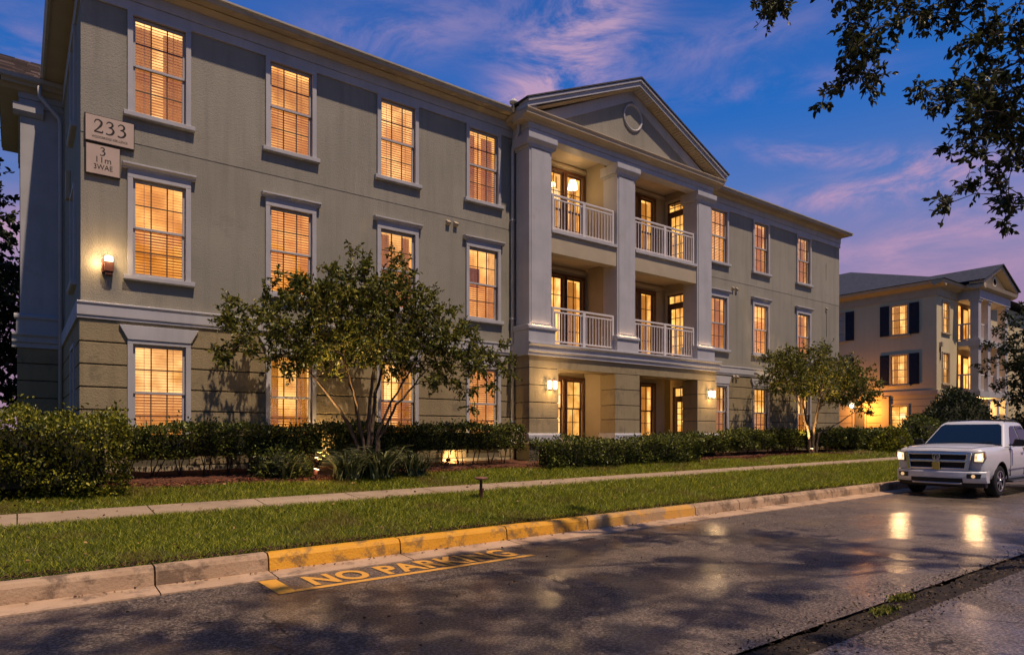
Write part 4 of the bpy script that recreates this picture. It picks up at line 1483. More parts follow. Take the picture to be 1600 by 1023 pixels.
for s in (-1, 1):
    X = lambda x: 45.3 + s * x
    part2('raking_cornice', MB().add([(X(2.8), y, 9.86 + d) for y in (PY2 - .6, PY2 + .1) for d in (0, .2)] + [(X(0), y, 11.06 + d) for y in (PY2 - .6, PY2 + .1) for d in (0, .2)],
                                     [(0, 1, 5, 4), (2, 6, 7, 3), (0, 4, 6, 2), (1, 3, 7, 5), (0, 2, 3, 1)]), SOFFIT)
    part2('roof', MB().add([(X(2.9), PY2 - .7, 10.04), (X(0), PY2 - .7, 11.28), (X(0), 24, 11.28), (X(2.9), 24, 10.04), (X(2.9), PY2 - .7, 10.1), (X(0), PY2 - .7, 11.33), (X(0), 24, 11.33), (X(2.9), 24, 10.1)],
                          [(0, 1, 2, 3), (7, 6, 5, 4), (0, 4, 5, 1), (0, 3, 7, 4)]), SLATE)

# grey side door on the ground floor
dx = QX - .03
part2('door', MB().box(dx - .05, 18.62, .95, dx - .002, 19.22, 2.95), surf('door_grey', (.12, .12, .13), None, rough=.5))
part2('door_casing', MB().box(dx - .07, 18.52, .95, dx - .001, 18.615, 3.0).box(dx - .07, 19.225, .95, dx - .001, 19.32, 3.0).box(dx - .071, 18.52, 3.001, dx - .001, 19.32, 3.1), SOFFIT)
part2('pilaster', MB().box(dx - .12, 17.25, .5, dx - .001, 17.65, 3.70), WALL2B)

# ================================================================== LAMPS
def point(name, loc, power, color=(1.0, .62, .28), size=.05, parent=None):
    l = bpy.data.lights.new(name, 'POINT')
    l.energy = power
    l.color = color
    l.shadow_soft_size = size
    o = bpy.data.objects.new(name, l)
    COL.objects.link(o)
    if parent is not None:
        o.parent = parent
        o.location = Vector(loc) - ORG[parent.name]
    else:
        o.location = loc
    return o


def spot(name, loc, target, power, angle=80, color=(1.0, .62, .25), parent=None, blend=.6):
    l = bpy.data.lights.new(name, 'SPOT')
    l.energy = power
    l.color = color
    l.spot_size = R(angle)
    l.spot_blend = blend
    l.shadow_soft_size = .04
    o = bpy.data.objects.new(name, l)
    COL.objects.link(o)
    o.rotation_euler = (Vector(target) - Vector(loc)).to_track_quat('-Z', 'Y').to_euler()
    o.parent = parent
    o.location = Vector(loc) - ORG[parent.name]
    return o


def lantern(x, z, label):
    r = empty('wall_lantern', (x, 13.30, z), label, 'wall lamp', 'twin glass wall lanterns on the portico piers')
    MB().box(x - .05, 13.265, z - .13, x + .05, 13.299, z + .14).build('back_plate', LAMPMETAL, r, bevel=.006)
    MB().tube([(x - .09, 13.19, z + .13), (x + .09, 13.19, z + .13)], .014, 6).tube([(x, 13.28, z + .12), (x, 13.19, z + .13)], .014, 6).build('arm', LAMPMETAL, r)
    for s in (-1, 1):
        MB().lathe([(.036, -.11), (.055, -.06), (.055, .08), (.038, .115)], (x + s * .09, 13.19, z), 12).build('glass_shade', GLOW, r, smooth=True)
        MB().lathe([(.05, .0), (.045, .02), (.02, .03)], (x + s * .09, 13.19, z + .112), 10).build('shade_cap', LAMPMETAL, r)
    point('lamp_light', (x, 13.04, z), 38, parent=r, size=.10)
    return r


lantern(11.22, 2.87, 'twin glass lantern glowing on the left pier of the portico by the glazed door')
lantern(17.98, 2.87, 'twin glass lantern glowing on the right pier of the portico below the belt')

r = empty('wall_sconce', (1.32, 13.985, 4.64), 'dark red box sconce throwing light upward on the left end of the facade', 'wall lamp')
MB().box(1.25, 13.86, 4.52, 1.40, 13.984, 4.70).box(1.215, 13.90, 4.50, 1.249, 13.984, 4.74).box(1.27, 13.875, 4.46, 1.38, 13.983, 4.519).build('housing', LAMPMETAL, r, bevel=.008)
MB().box(1.262, 13.87, 4.701, 1.388, 13.975, 4.80).build('glass_shade', GLOW, r, bevel=.01)
MB().box(1.25, 13.86, 4.801, 1.40, 13.984, 4.815).build('lid', LAMPMETAL, r)
point('sconce_light', (1.32, 13.78, 4.80), 13, parent=r, size=.05)
point('sconce_light', (1.16, 13.88, 4.66), 6, parent=r, size=.03)

# bracket lamp in the upper left loggia
r = empty('wall_lamp', (12.93, 14.6, 8.5), 'bright shaded bracket lamp on the back wall of the upper left balcony', 'wall lamp')
MB().box(12.89, 14.58, 8.35, 12.97, 14.612, 8.6).build('back_plate', LAMPMETAL, r)
MB().tube([(12.93, 14.58, 8.5), (12.93, 14.40, 8.45), (12.93, 14.32, 8.55), (12.93, 14.30, 8.72)], .014, 6).build('bracket', LAMPMETAL, r)
MB().lathe([(.15, -.13), (.09, .12)], (12.93, 14.30, 8.83), 14).build('lamp_shade', GLOW, r, smooth=True)
point('lamp_light', (12.93, 14.25, 9.1), 6, parent=r, size=.08)
point('lamp_light', (12.93, 14.2, 8.6), 6, parent=r, size=.08)

r = empty('wall_lamp', (12.15, 14.6, 2.85), 'small wall lamp inside the ground floor loggia, behind the left pier', 'wall lamp')
MB().box(12.1, 14.57, 2.75, 12.2, 14.648, 2.98).build('back_plate', LAMPMETAL, r)
MB().lathe([(.045, -.09), (.055, .08), (.03, .1)], (12.15, 14.50, 2.86), 12).build('glass_shade', GLOW, r, smooth=True)
MB().tube([(12.15, 14.57, 2.97), (12.15, 14.50, 2.97)], .012, 6).build('arm', LAMPMETAL, r)
point('lamp_light', (12.15, 14.36, 2.86), 34, parent=r, size=.08)

# slim light bars washing the foot of each column
for (a, b), lab in zip(COLX, ('left', 'middle', 'right')):
    x = (a + b) / 2
    r = empty('column_uplight', (x, 13.22, 4.41), 'slim light bar at the foot of the %s portico column' % lab, 'uplight', 'light bars at the feet of the columns')
    MB().box(x - .33, 13.212, 4.405, x + .33, 13.228, 4.416).build('light_bar', BARGLOW, r)
    MB().box(x - .34, 13.196, 4.402, x + .34, 13.209, 4.440).build('housing', TRIM, r)


def garden_spot(x, y, tx, ty, tz, label, power, angle=75, hh=.16):
    z = g1(x, y) + .02
    r = empty('garden_spotlight', (x, y, z), label, 'spotlight', 'garden spotlights in the planting beds')
    MB().lathe([(.012, -.06), (.012, hh)], (x, y, z), 8).build('stake', LAMPMETAL, r)
    d = (Vector((tx, ty, tz)) - Vector((x, y, z + hh))).normalized()
    c = Vector((x, y, z + hh))
    MB().tube([c - d * .07, c - d * .05, c + d * .05], [.02, .045, .05], 12).build('lamp_head', LAMPMETAL, r)
    MB().tube([c + d * .045, c + d * .062], [.047, .044], 12).build('lens', BULB, r)
    spot('spot_light', c + d * .09, (tx, ty, tz), power, angle, parent=r)
    point('spill_light', c + Vector((0, -.10, .08)), power * .006, parent=r, size=.03)
    return r


garden_spot(4.42, 11.95, 5.25, 11.95, 3.6, 'glowing garden spotlight in the mulch left of the strap leaved plants', 700, 48)
garden_spot(5.1, 13.72, 5.3, 14.0, 2.4, 'garden spotlight hidden behind the long hedge below the crape myrtle', 120, 140, .16)
garden_spot(8.3, 13.62, 8.9, 14.0, .95, 'garden spotlight tucked behind the long hedge washing the footing', 70, 130, .1)
garden_spot(22.2, 12.15, 22.7, 12.5, 3.2, 'garden spotlight at the foot of the small tree past the portico', 480, 75)
garden_spot(22.6, 13.2, 23.3, 14.0, 2.4, 'garden spotlight behind the right hedge washing the banded wall', 240, 110)

# globe lamp by the grey door and the lamp of the right-hand porch
r = empty('globe_lamp', (39.55, 19.15, 3.25), 'round globe lamp above the grey side door of the beige building', 'wall lamp')
MB().lathe([(.03, -.16), (.12, -.12), (.17, 0), (.12, .12), (.03, .16)], (39.55, 19.15, 3.25), 14).build('globe', GLOW, r, smooth=True)
MB().tube([(39.55, 19.15, 3.40), (39.55, 19.15, 3.47), (39.97, 19.15, 3.47)], .02, 6).build('bracket', LAMPMETAL, r)
point('globe_light', (39.1, 18.4, 2.9), 260, (1, .36, .05), .12, parent=r)
r = empty('porch_lantern', (46.6, 14.6, 2.6), 'square amber lantern glowing under the ground floor porch at the far right', 'wall lamp')
MB().box(46.2, 14.4, 2.2, 47.0, 14.8, 2.75).build('lantern_glass', emit('lantern_amber', (1, .5, .12), 1.5), r, bevel=.02)
MB().box(46.15, 14.35, 2.751, 47.05, 14.85, 2.82).build('lid', LAMPMETAL, r)
MB().box(46.15, 14.35, 2.13, 47.05, 14.85, 2.199).build('frame', LAMPMETAL, r)
MB().tube([(46.6, 14.6, 2.8), (46.6, 14.6, 3.55)], .02, 6).build('chain', LAMPMETAL, r)
point('porch_light', (45.6, 14.7, 2.9), 300, (1, .5, .14), .12, parent=r)

# low path light
r = empty('path_light', (6.35, 9.35, g1(6.35, 9.35)), 'brown bollard path light with a flat disc cap standing at the edge of the lawn', 'path light')
x, y, z = 6.35, 9.35, g1(6.35, 9.35)
MB().tube([(x, y, z - .05), (x, y, z + .16), (x, y, z + .165), (x, y, z + .33)], [.033, .033, .026, .026], 10).build('post', LAMPMETAL, r, smooth=False)
MB().lathe([(.03, .0), (.11, .012), (.115, .035), (.10, .048), (.02, .055)], (x, y, z + .33), 18).build('disc_cap', surf('cap_bronze', (.20, .09, .06), (.26, .12, .08), 8, .5), r)
MB().box(x - .012, y - .045, z + .12, x + .03, y - .03, z + .19).build('access_plate', LAMPMETAL, r)

# ================================================================== SIGNS
def ribbon(mb, pts, widths, at, s, n=28):
    """A letter stroke: a smooth path with varying pen width, as a flat raised ribbon. Points are (x, z) in letter heights."""
    P = [Vector((p[0], p[1])) for p in pts]
    out, wd = [], []
    m = len(P)
    for i in range(m - 1):
        p0, p1, p2, p3 = P[max(i - 1, 0)], P[i], P[i + 1], P[min(i + 2, m - 1)]
        for t in np.linspace(0, 1, 7)[:-1]:
            out.append(.5 * ((2 * p1) + (p2 - p0) * t + (2 * p0 - 5 * p1 + 4 * p2 - p3) * t * t + (3 * p1 - p0 - 3 * p2 + p3) * t ** 3))
            wd.append(lerp(widths[i], widths[i + 1], t))
    out.append(P[-1])
    wd.append(widths[-1])
    L, Rr = [], []
    for i, p in enumerate(out):
        d = (out[min(i + 1, len(out) - 1)] - out[max(i - 1, 0)]).normalized()
        nrm = Vector((-d.y, d.x))
        L.append(p + nrm * wd[i] / 2)
        Rr.append(p - nrm * wd[i] / 2)
    x, y, z = at
    v = [(x + q.x * s, y, z + q.y * s) for q in L] + [(x + q.x * s, y, z + q.y * s) for q in Rr]
    k = len(L)
    mb.add(v, [(i, k + i, k + i + 1, i + 1) for i in range(k - 1)])


def glyph(mb, ch, at, s):
    if ch == '2':
        ribbon(mb, [(.06, .72), (.14, .93), (.34, .98), (.52, .82), (.46, .56), (.22, .24), (.05, .07)], [.06, .07, .09, .15, .14, .08, .05], at, s)
        ribbon(mb, [(.03, .05), (.3, .05), (.55, .05), (.60, .2)], [.10, .11, .11, .03], at, s)
    if ch == '3':
        ribbon(mb, [(.06, .82), (.2, .97), (.40, .94), (.47, .78), (.38, .62), (.2, .54)], [.05, .07, .10, .14, .10, .04], at, s)
        ribbon(mb, [(.2, .54), (.42, .52), (.53, .32), (.42, .10), (.2, .01), (.03, .07)], [.04, .09, .16, .13, .08, .10], at, s)


def plaque(x0, z0, x1, z1, label):
    r = empty('building_sign', (x0, 13.985, z0), label, 'sign')
    MB().box(x0, 13.945, z0, x1, 13.981, z1).build('backing', SIGNINK, r)
    MB().box(x0 + .02, 13.938, z0 + .02, x1 - .012, 13.944, z1 - .012).build('face', SIGNFACE, r)
    return r


r = plaque(.955, 6.82, 1.735, 7.31, 'beige plaque reading 233 beside the upper left window')
mb = MB()
for i, ch in enumerate('233'):
    glyph(mb, ch, (1.095 + i * .183, 13.935, 7.00), .235)
mb.build('numerals', SIGNINK, r)
text_mesh('lettering', 'WOODBRIDGE KERLLENCE', .058, SIGNINK, r, (1.345, 13.935, 6.90), (R(90), 0, 0), sx=.78)
r = plaque(.965, 6.24, 1.51, 6.79, 'smaller square beige plaque mounted just below the 233 plaque')
mb = MB()
glyph(mb, '3', (1.19, 13.935, 6.60), .145)
mb.build('numerals', SIGNINK, r)
text_mesh('lettering', '11m', .15, SIGNINK, r, (1.24, 13.935, 6.47), (R(90), 0, 0), sx=1.0)
text_mesh('lettering', '3WAE', .13, SIGNINK, r, (1.24, 13.935, 6.345), (R(90), 0, 0), sx=.85)

# ================================================================== PICKUP TRUCK
def carpaint():
    m, k, out = newmat('truck_paint')
    b = k.node('ShaderNodeBsdfPrincipled')
    b.inputs['Base Color'].default_value = (.68, .68, .70, 1)
    b.inputs['Metallic'].default_value = .1
    b.inputs['Roughness'].default_value = .38
    b.inputs['Coat Weight'].default_value = .7
    b.inputs['Coat Roughness'].default_value = .06
    k.l.new(b.outputs[0], out.inputs[0])
    return m


PAINT = carpaint()
CHROME = surf('chrome', (.60, .62, .66), None, rough=.24, metallic=1.0)
SILVER = surf('silver_trim', (.5, .48, .48), None, rough=.3, metallic=.8)
BLACKP = surf('black_plastic', (.012, .012, .013), None, rough=.5)
GRILLE = surf('grille_mesh', (.006, .006, .007), None, rough=.6)
TYRE = surf('tyre_rubber', (.012, .012, .012), (.02, .02, .02), 20, .8)
RIM = surf('alloy_rim', (.55, .54, .55), None, rough=.28, metallic=.9)
WSHIELD = surf('tinted_glass', (.006, .016, .032), None, rough=.04, spec=.8)
PLATE = surf('plate_yellow', (.55, .42, .08), (.6, .46, .1), 8, .5)
FOGL = emit('fog_lamp_lit', (1, .6, .3), .8)
AMBER = surf('amber_lens', (.6, .2, .03), None, rough=.2)

TX, TY = 16.78, 6.22
TZ = .03 + .0078 * TX
truck = empty('pickup_truck', (TX, TY, TZ), 'white crew cab pickup truck parked at the kerb with its headlights on', 'pickup truck')
truck.rotation_euler = (0, -math.atan(.0078), 0)
ORG[truck.name] = Vector((0, 0, 0))           # parts are modelled in the truck's own frame: x to the rear, y towards the kerb


def tp(name, mb, mat, **kw):
    me = mb.mesh(name)
    return link(name, me, mat, truck, **kw)


def loft(sections, cap=True):
    mb = MB()
    n = len(sections[0])
    vs = [p for s in sections for p in s]
    fs = []
    for i in range(len(sections) - 1):
        for j in range(n - 1):
            fs.append((i * n + j, i * n + j + 1, (i + 1) * n + j + 1, (i + 1) * n + j))
    if cap:
        fs.append(tuple(range(n - 1, -1, -1)))
        fs.append(tuple((len(sections) - 1) * n + j for j in range(n)))
        for i in range(len(sections) - 1):
            fs.append((i * n + n - 1, i * n, (i + 1) * n, (i + 1) * n + n - 1))
    mb.add(vs, fs)
    return mb


def ring(u, hw, zb, zs, zt, bow=0.0):
    half = [(hw * .94, zb), (hw * .985, zb + .10), (hw, zb + (zs - zb) * .45), (hw * .995, zs - .16), (hw * .98, zs - .07), (hw * .94, zs - .015), (hw * .86, zs + (zt - zs) * .35), (hw * .70, zs + (zt - zs) * .8), (hw * .35, zt)]
    pts = [(u, -y, z) for y, z in half] + [(u, 0, zt + .008)] + [(u, y, z) for y, z in reversed(half)]
    return [(x + bow * (abs(y) / .9) ** 3, y, z) for x, y, z in pts]


KEYS = np.array([(.02, .83, .44, 1.0, 1.04, .10), (.05, .87, .43, 1.055, 1.085, .09), (.10, .885, .425, 1.075, 1.11, .075), (.18, .90, .42, 1.09, 1.135, .055), (.40, .93, .42, 1.10, 1.16, 0), (.70, .95, .42, 1.105, 1.175, 0), (.98, .955, .42, 1.11, 1.185, 0), (1.25, .945, .41, 1.11, 1.19, 0), (1.40, .935, .40, 1.115, 1.19, 0),
                 (1.55, .93, .38, 1.12, 1.135, 0), (2.4, .94, .38, 1.13, 1.14, 0), (3.3, .935, .38, 1.13, 1.14, 0), (3.42, .935, .40, 1.13, 1.14, 0), (4.35, .95, .40, 1.13, 1.13, 0), (5.2, .93, .42, 1.12, 1.12, 0), (5.3, .90, .46, 1.10, 1.10, 0)])
us = sorted(set(list(KEYS[:, 0]) + list(np.linspace(.2, 5.1, 40))))
body = loft([ring(u, *[float(np.interp(u, KEYS[:, 0], KEYS[:, i])) for i in range(1, 6)]) for u in us])
bo = tp('body', body, PAINT, smooth=True)
import bmesh


def fix_normals(me):
    bm = bmesh.new()
    bm.from_mesh(me)
    bmesh.ops.remove_doubles(bm, verts=bm.verts, dist=1e-5)
    bmesh.ops.recalc_face_normals(bm, faces=bm.faces)
    bm.to_mesh(me)
    bm.free()


fix_normals(bo.data)
cut = MB()
for u in (.98, 4.35):
    for s in (-1, 1):
        cut.lathe([(.445, 0), (.445, .45)], (u, -.98 if s < 0 else .53, .36), 36, 'y')
co = link('wheel_cut', cut.mesh('wheel_cut'), BLACKP)
fix_normals(co.data)
co.parent = truck
md = bo.modifiers.new('cut', 'BOOLEAN')
md.object = co
md.solver = 'EXACT'
md.material_mode = 'TRANSFER'
bpy.context.view_layer.update()
nm = bpy.data.meshes.new_from_object(bo.evaluated_get(bpy.context.evaluated_depsgraph_get()))
bo.modifiers.clear()
bo.data = nm
bpy.data.objects.remove(co)
if not nm.materials:
    nm.materials.append(PAINT)
try:
    nm.set_sharp_from_angle(angle=R(35))
except Exception:
    pass
tp('wheel_housing', MB().box(.55, -.52, .36, 1.42, .52, .93).box(3.9, -.52, .36, 4.8, .52, .93).box(1.42, -.70, .26, 3.9, .70, .42).box(.25, -.6, .28, .6, .6, .5), BLACKP)


# wheels
def wheel(u, s):
    c = (u, s * .80, .36)
    w_ = empty('wheel', (0, 0, 0), parent=truck)
    w_.location = c
    o = s
    prof = [(.20, -.11), (.32, -.12), (.352, -.095), (.36, -.05), (.36, .05), (.352, .095), (.32, .12), (.235, .115)]
    link('tyre', MB().lathe([(r_, h_ * 1) for r_, h_ in prof], (0, 0, 0), 36, 'y').mesh('tyre'), TYRE, w_, smooth=True)
    yo = .118 * o
    rm = MB()
    rm.lathe([(.235, yo - .012 * o), (.235, yo + .006 * o), (.212, yo + .004 * o), (.205, yo - .04 * o)], (0, 0, 0), 36, 'y')
    link('rim', rm.mesh('rim'), RIM, w_)
    link('brake_drum', MB().lathe([(.20, yo - .062 * o), (.20, yo - .058 * o)], (0, 0, 0), 24, 'y').mesh('brake_drum'), BLACKP, w_)
    for q in range(6):
        a = q * math.pi / 3 + .3
        sp = MB()
        ca, sa = math.cos(a), math.sin(a)
        v = []
        for r_, hw_, yy in ((.04, .034, .0), (.13, .024, -.004), (.215, .036, -.010)):
            for e in (-1, 1):
                v.append((ca * r_ - sa * hw_ * e, yo + yy * o, sa * r_ + ca * hw_ * e))
        v2 = [(x, y - .035 * o, z) for x, y, z in v]
        sp.add(v + v2, [(0, 1, 3, 2), (2, 3, 5, 4), (0, 2, 8, 6), (2, 4, 10, 8), (1, 7, 9, 3), (3, 9, 11, 5)])
        link('spoke', sp.mesh('spoke'), RIM, w_)
    link('hub_cap', MB().lathe([(.055, yo - .03 * o), (.055, yo + .006 * o), (.03, yo + .014 * o)], (0, 0, 0), 16, 'y').mesh('hub_cap'), RIM, w_, smooth=True)


for u in (.98, 4.35):
    for s in (-1, 1):
        wheel(u, s)
# wheel arch lips
for u in (.98, 4.35):
    for s in (-1, 1):
        pts = [(u + .455 * math.cos(t), s * .925, .36 + .455 * math.sin(t)) for t in np.linspace(.05, math.pi - .05, 20)]
        tp('arch_lip', MB().tube(pts, .016, 6), BLACKP, smooth=True)

# cab
cz0, cz1 = 1.115, 1.655
base = [(1.42, .86), (1.62, .885), (3.28, .885), (3.36, .87)]
topr = [(2.08, .66), (2.22, .69), (3.10, .69), (3.22, .67)]
cab = MB()
bv = [(u, -w_, cz0) for u, w_ in base] + [(u, w_, cz0) for u, w_ in reversed(base)]
tv = [(u, -w_, cz1) for u, w_ in topr] + [(u, w_, cz1) for u, w_ in reversed(topr)]
rv = [(u + (.06 if i == 0 else (-.05 if i == 3 else 0)), -w_ * .86, cz1 + .055) for i, (u, w_) in enumerate(topr)] + [(u + (.06 if i == 0 else (-.05 if i == 3 else 0)), w_ * .86, cz1 + .055) for i, (u, w_) in reversed(list(enumerate(topr)))]
cv = [(2.25, 0, cz1 + .085), (3.05, 0, cz1 + .085)]
fs = [(i, (i + 1) % 8, 8 + (i + 1) % 8, 8 + i) for i in range(8)] + [(8 + i, 8 + (i + 1) % 8, 16 + (i + 1) % 8, 16 + i) for i in range(8)]
fs += [(16, 17, 24), (17, 18, 25, 24), (18, 19, 25), (19, 20, 25), (20, 21, 25), (21, 22, 24, 25), (22, 23, 24), (23, 16, 24)]
cab.add(bv + tv + rv + cv, fs)
co = tp('cab', cab, PAINT, bevel=.03, smooth=True)
for m_ in co.modifiers:
    m_.segments = 3
    m_.angle_limit = R(18)


def panel(name, corners, mat, off=.012, inset=None, sub=1):
    """A pane laid just proud of the cab: corners in order, shifted along the face normal."""
    c = [Vector(p) for p in corners]
    n_ = (c[1] - c[0]).cross(c[-1] - c[0]).normalized()
    mid = sum(c, Vector()) / len(c)
    if n_.dot(mid - Vector((2.4, 0, 1.2))) < 0:
        n_ = -n_
    f = [p + n_ * off for p in c]
    b = [p - n_ * .01 for p in c]
    k = len(c)
    return tp(name, MB().add(f + b, [tuple(range(k))] + [(i, k + i, k + (i + 1) % k, (i + 1) % k) for i in range(k)]), mat)


def cabpt(s, u0, t):
    """Point on the side glass plane: u at the sill, t the height share; s the side."""
    a, b = Vector((u0, s * .885, cz0)), Vector((u0, s * .69, cz1))
    return a.lerp(b, t)


def wsp(y, t):
    a, b = Vector((1.42, y, cz0)), Vector((2.08, y * .66 / .86, cz1))
    return a.lerp(b, t)


panel('windscreen', [wsp(-.815, .04), wsp(.815, .04), wsp(.805, .88), wsp(.74, .97), wsp(-.74, .97), wsp(-.805, .88)], WSHIELD, .014)
panel('windscreen_trim', [wsp(-.82, .0), wsp(.82, .0), wsp(.82, .05), wsp(-.82, .05)], BLACKP, .016)
for s in (-1, 1):
    panel('side_window', [cabpt(s, 1.74, .06), cabpt(s, 2.49, .06), cabpt(s, 2.49, .90), cabpt(s, 2.30, .90), cabpt(s, 2.2, .82)], WSHIELD, .013)
    panel('side_window', [cabpt(s, 2.56, .06), cabpt(s, 3.22, .06), cabpt(s, 3.16, .6), cabpt(s, 3.04, .90), cabpt(s, 2.56, .90)], WSHIELD, .013)
    # mirror on a stalk
    mi = tp('mirror', MB().add([(1.70, s * .92, 1.13), (1.70, s * 1.16, 1.13), (1.70, s * 1.18, 1.29), (1.70, s * .98, 1.31), (1.80, s * .92, 1.13), (1.80, s * 1.14, 1.13), (1.80, s * 1.16, 1.27), (1.80, s * .98, 1.29)],
                               [(0, 1, 2, 3), (7, 6, 5, 4), (0, 4, 5, 1), (1, 5, 6, 2), (2, 6, 7, 3), (3, 7, 4, 0)]), BLACKP, bevel=.025)
    tp('mirror_stalk', MB().box(1.72, min(s * .86, s * .95), 1.14, 1.79, max(s * .86, s * .95), 1.18), BLACKP)
    for u in (2.38, 3.16):
        tp('door_handle', MB().box(u - .09, min(s * .925, s * .955), .95, u + .07, max(s * .925, s * .955), .98), CHROME, bevel=.008)
    for u in (1.60, 2.52, 3.36):
        tp('door_seam', MB().box(u - .006, min(s * .90, s * .934), .45, u + .006, max(s * .90, s * .934), 1.09), BLACKP)
    tp('side_trim', MB().box(1.5, min(s * .92, s * .945), .60, 3.8, max(s * .92, s * .945), .625), SILVER, bevel=.006)
    tp('running_board', MB().prism([(s * .80, .30), (s * 1.0, .31), (s * 1.0, .345), (s * .80, .37)], 'x', 1.5, 3.85), BLACKP, bevel=.01)
    tp('running_board_strip', MB().box(1.55, min(s * .995, s * 1.005), .325, 3.8, max(s * .995, s * 1.005), .342), SILVER)
    tp('roof_rail', MB().tube([(2.30, s * .60, 1.70), (2.34, s * .60, 1.745), (3.0, s * .60, 1.745), (3.06, s * .60, 1.70)], .018, 6), BLACKP, smooth=True)
tp('roof_crossbar', MB().tube([(2.45, -.6, 1.75), (2.45, .6, 1.75)], .014, 6), BLACKP)

# hood detail
for s in (-1, 1):
    pts = [(.22, s * .40, 1.115), (.6, s * .43, 1.145), (1.0, s * .47, 1.158), (1.36, s * .50, 1.165)]
    tp('hood_crease', MB().tube(pts, [.010, .022, .026, .02], 8), PAINT, smooth=True)
for s in (-1, 1):                                           # shut lines of the bonnet
    tp('hood_seam', MB().tube([(.10, s * .64, 1.108), (.2, s * .70, 1.125), (.6, s * .765, 1.148), (1.0, s * .79, 1.158), (1.36, s * .80, 1.163)], .005, 5), BLACKP)
tp('hood_seam', MB().tube([(.10, y, 1.112 + .012 * (1 - (y / .64) ** 2)) for y in np.linspace(-.64, .64, 9)], .005, 5), BLACKP)
tp('cowl', MB().box(1.36, -.80, 1.13, 1.47, .80, 1.185), BLACKP, bevel=.01)
for y in (-.15, .45):
    tp('wiper', MB().tube([(1.45, y, 1.19), (1.50, y - .45, 1.225)], .009, 5), BLACKP)
# front fascia: every station bows back towards the corners
bow = lambda y: .10 * (abs(y) / .9) ** 3


def fpanel(name, poly, mat, d0, d1, **kw):
    """A part of the nose: an outline in (y, z), lying d0 in front of the bowed nose and d1 deep."""
    if name.startswith('grille'):
        poly = [(y * 1.17 if abs(y) > .1 else y, z) for y, z in poly]
    elif name.startswith('headlight') or name == 'indicator':
        poly = [((1 if y > 0 else -1) * (.70 + (abs(y) - .60) * .715), z) for y, z in poly]
    poly = [(y, .615 + (z - .615) * 1.2) for y, z in poly]
    v = [(-d0 + bow(y), y, z) for y, z in poly] + [(-d0 + d1 + bow(y), y, z) for y, z in poly]
    k = len(poly)
    return tp(name, MB().add(v, [tuple(range(k))[::-1], tuple(range(k, 2 * k))] + [(i, (i + 1) % k, k + (i + 1) % k, k + i) for i in range(k)]), mat, **kw)


G = [(-.50, .64), (.50, .64), (.56, .93), (-.56, .93)]
fpanel('grille_back', G, GRILLE, -.005, .05)
fr = [((-.58, .955), (.58, .955), (.545, .905), (-.545, .905)), ((-.52, .615), (.52, .615), (.485, .665), (-.485, .665))]
for q in fr:
    fpanel('grille_frame', list(q), CHROME, .045, .08, bevel=.012)
for s in (-1, 1):
    fpanel('grille_frame', [(s * .585, .955), (s * .525, .615), (s * .455, .615), (s * .505, .955)], CHROME, .046, .08, bevel=.012)
fpanel('grille_bar', [(-.52, .765), (.52, .765), (.53, .815), (-.53, .815)], CHROME, .04, .06, bevel=.012)
fpanel('grille_bar', [(-.055, .62), (.055, .62), (.065, .94), (-.065, .94)], CHROME, .042, .06, bevel=.012)
for z in np.arange(.68, .90, .03):
    if abs(z - .79) > .03:
        fpanel('grille_slat', [(-.5, z), (.5, z), (.5, z + .008), (-.5, z + .008)], BLACKP, .012, .02)
# shield badge with a horned head
fpanel('badge', [(-.075, .93), (.075, .93), (.08, .85), (.045, .79), (0, .77), (-.045, .79), (-.08, .85)], SILVER, .062, .03, bevel=.008)
bd = MB()
for s in (-1, 1):
    pts = [(-.068, s * .012, .895), (-.07, s * .04, .905), (-.07, s * .055, .88), (-.07, s * .045, .855), (-.07, s * .028, .862)]
    bd.tube([(a, b, .615 + (c - .615) * 1.2) for a, b, c in pts], [.008, .012, .012, .009, .005], 6)
bd.add([(-.068, -.016, .945), (-.068, .016, .945), (-.072, .010, .86), (-.072, -.010, .86), (-.06, -.016, .945), (-.06, .016, .945), (-.06, .01, .86), (-.06, -.01, .86)], [(3, 2, 1, 0), (0, 1, 5, 4), (1, 2, 6, 5), (2, 3, 7, 6), (3, 0, 4, 7)])
tp('badge_emblem', bd, BLACKP)
fpanel('front_plate', [(-.075, .625), (.075, .625), (.075, .765), (-.075, .765)], PLATE, .075, .015)
for s in (-1, 1):
    hl = [(s * .60, .765), (s * .84, .765), (s * .905, .86), (s * .87, .975), (s * .62, .955)]
    fpanel('headlight', hl, surf('headlight_housing', (.35, .3, .26), None, rough=.2) if 'headlight_housing' not in MATS else MATS['headlight_housing'], -.0, .06, bevel=.006)
    fpanel('headlight_lens', [(s * .625, .79), (s * .83, .785), (s * .865, .865), (s * .845, .95), (s * .64, .93)], LENSM, .010, .02, bevel=.008)
    fpanel('headlight_bulb', [(s * (.765 + .048 * math.cos(t)), .868 + .052 * math.sin(t)) for t in np.linspace(0, 2 * math.pi, 15)[:-1]], HEADL, .022, .012, bevel=.004)
    fpanel('headlight_bulb', [(s * (.672 + .026 * math.cos(t)), .862 + .032 * math.sin(t)) for t in np.linspace(0, 2 * math.pi, 13)[:-1]], LENSM2, .021, .012, bevel=.004)
    fpanel('indicator', [(s * .848, .85), (s * .888, .865), (s * .88, .93), (s * .848, .94)], AMBER, .016, .02)
    hs = bpy.data.lights.new('headlight_beam', 'SPOT')
    hs.energy = 34
    hs.color = (1, .56, .24)
    hs.spot_size = R(95)
    hs.spot_blend = .9
    hs.shadow_soft_size = .16
    ho = bpy.data.objects.new('headlight_beam', hs)
    COL.objects.link(ho)
    ho.parent = truck
    ho.location = (-.10, s * .76, .93)
    ho.rotation_euler = Vector((-1, 0, -.16)).to_track_quat('-Z', 'Y').to_euler()


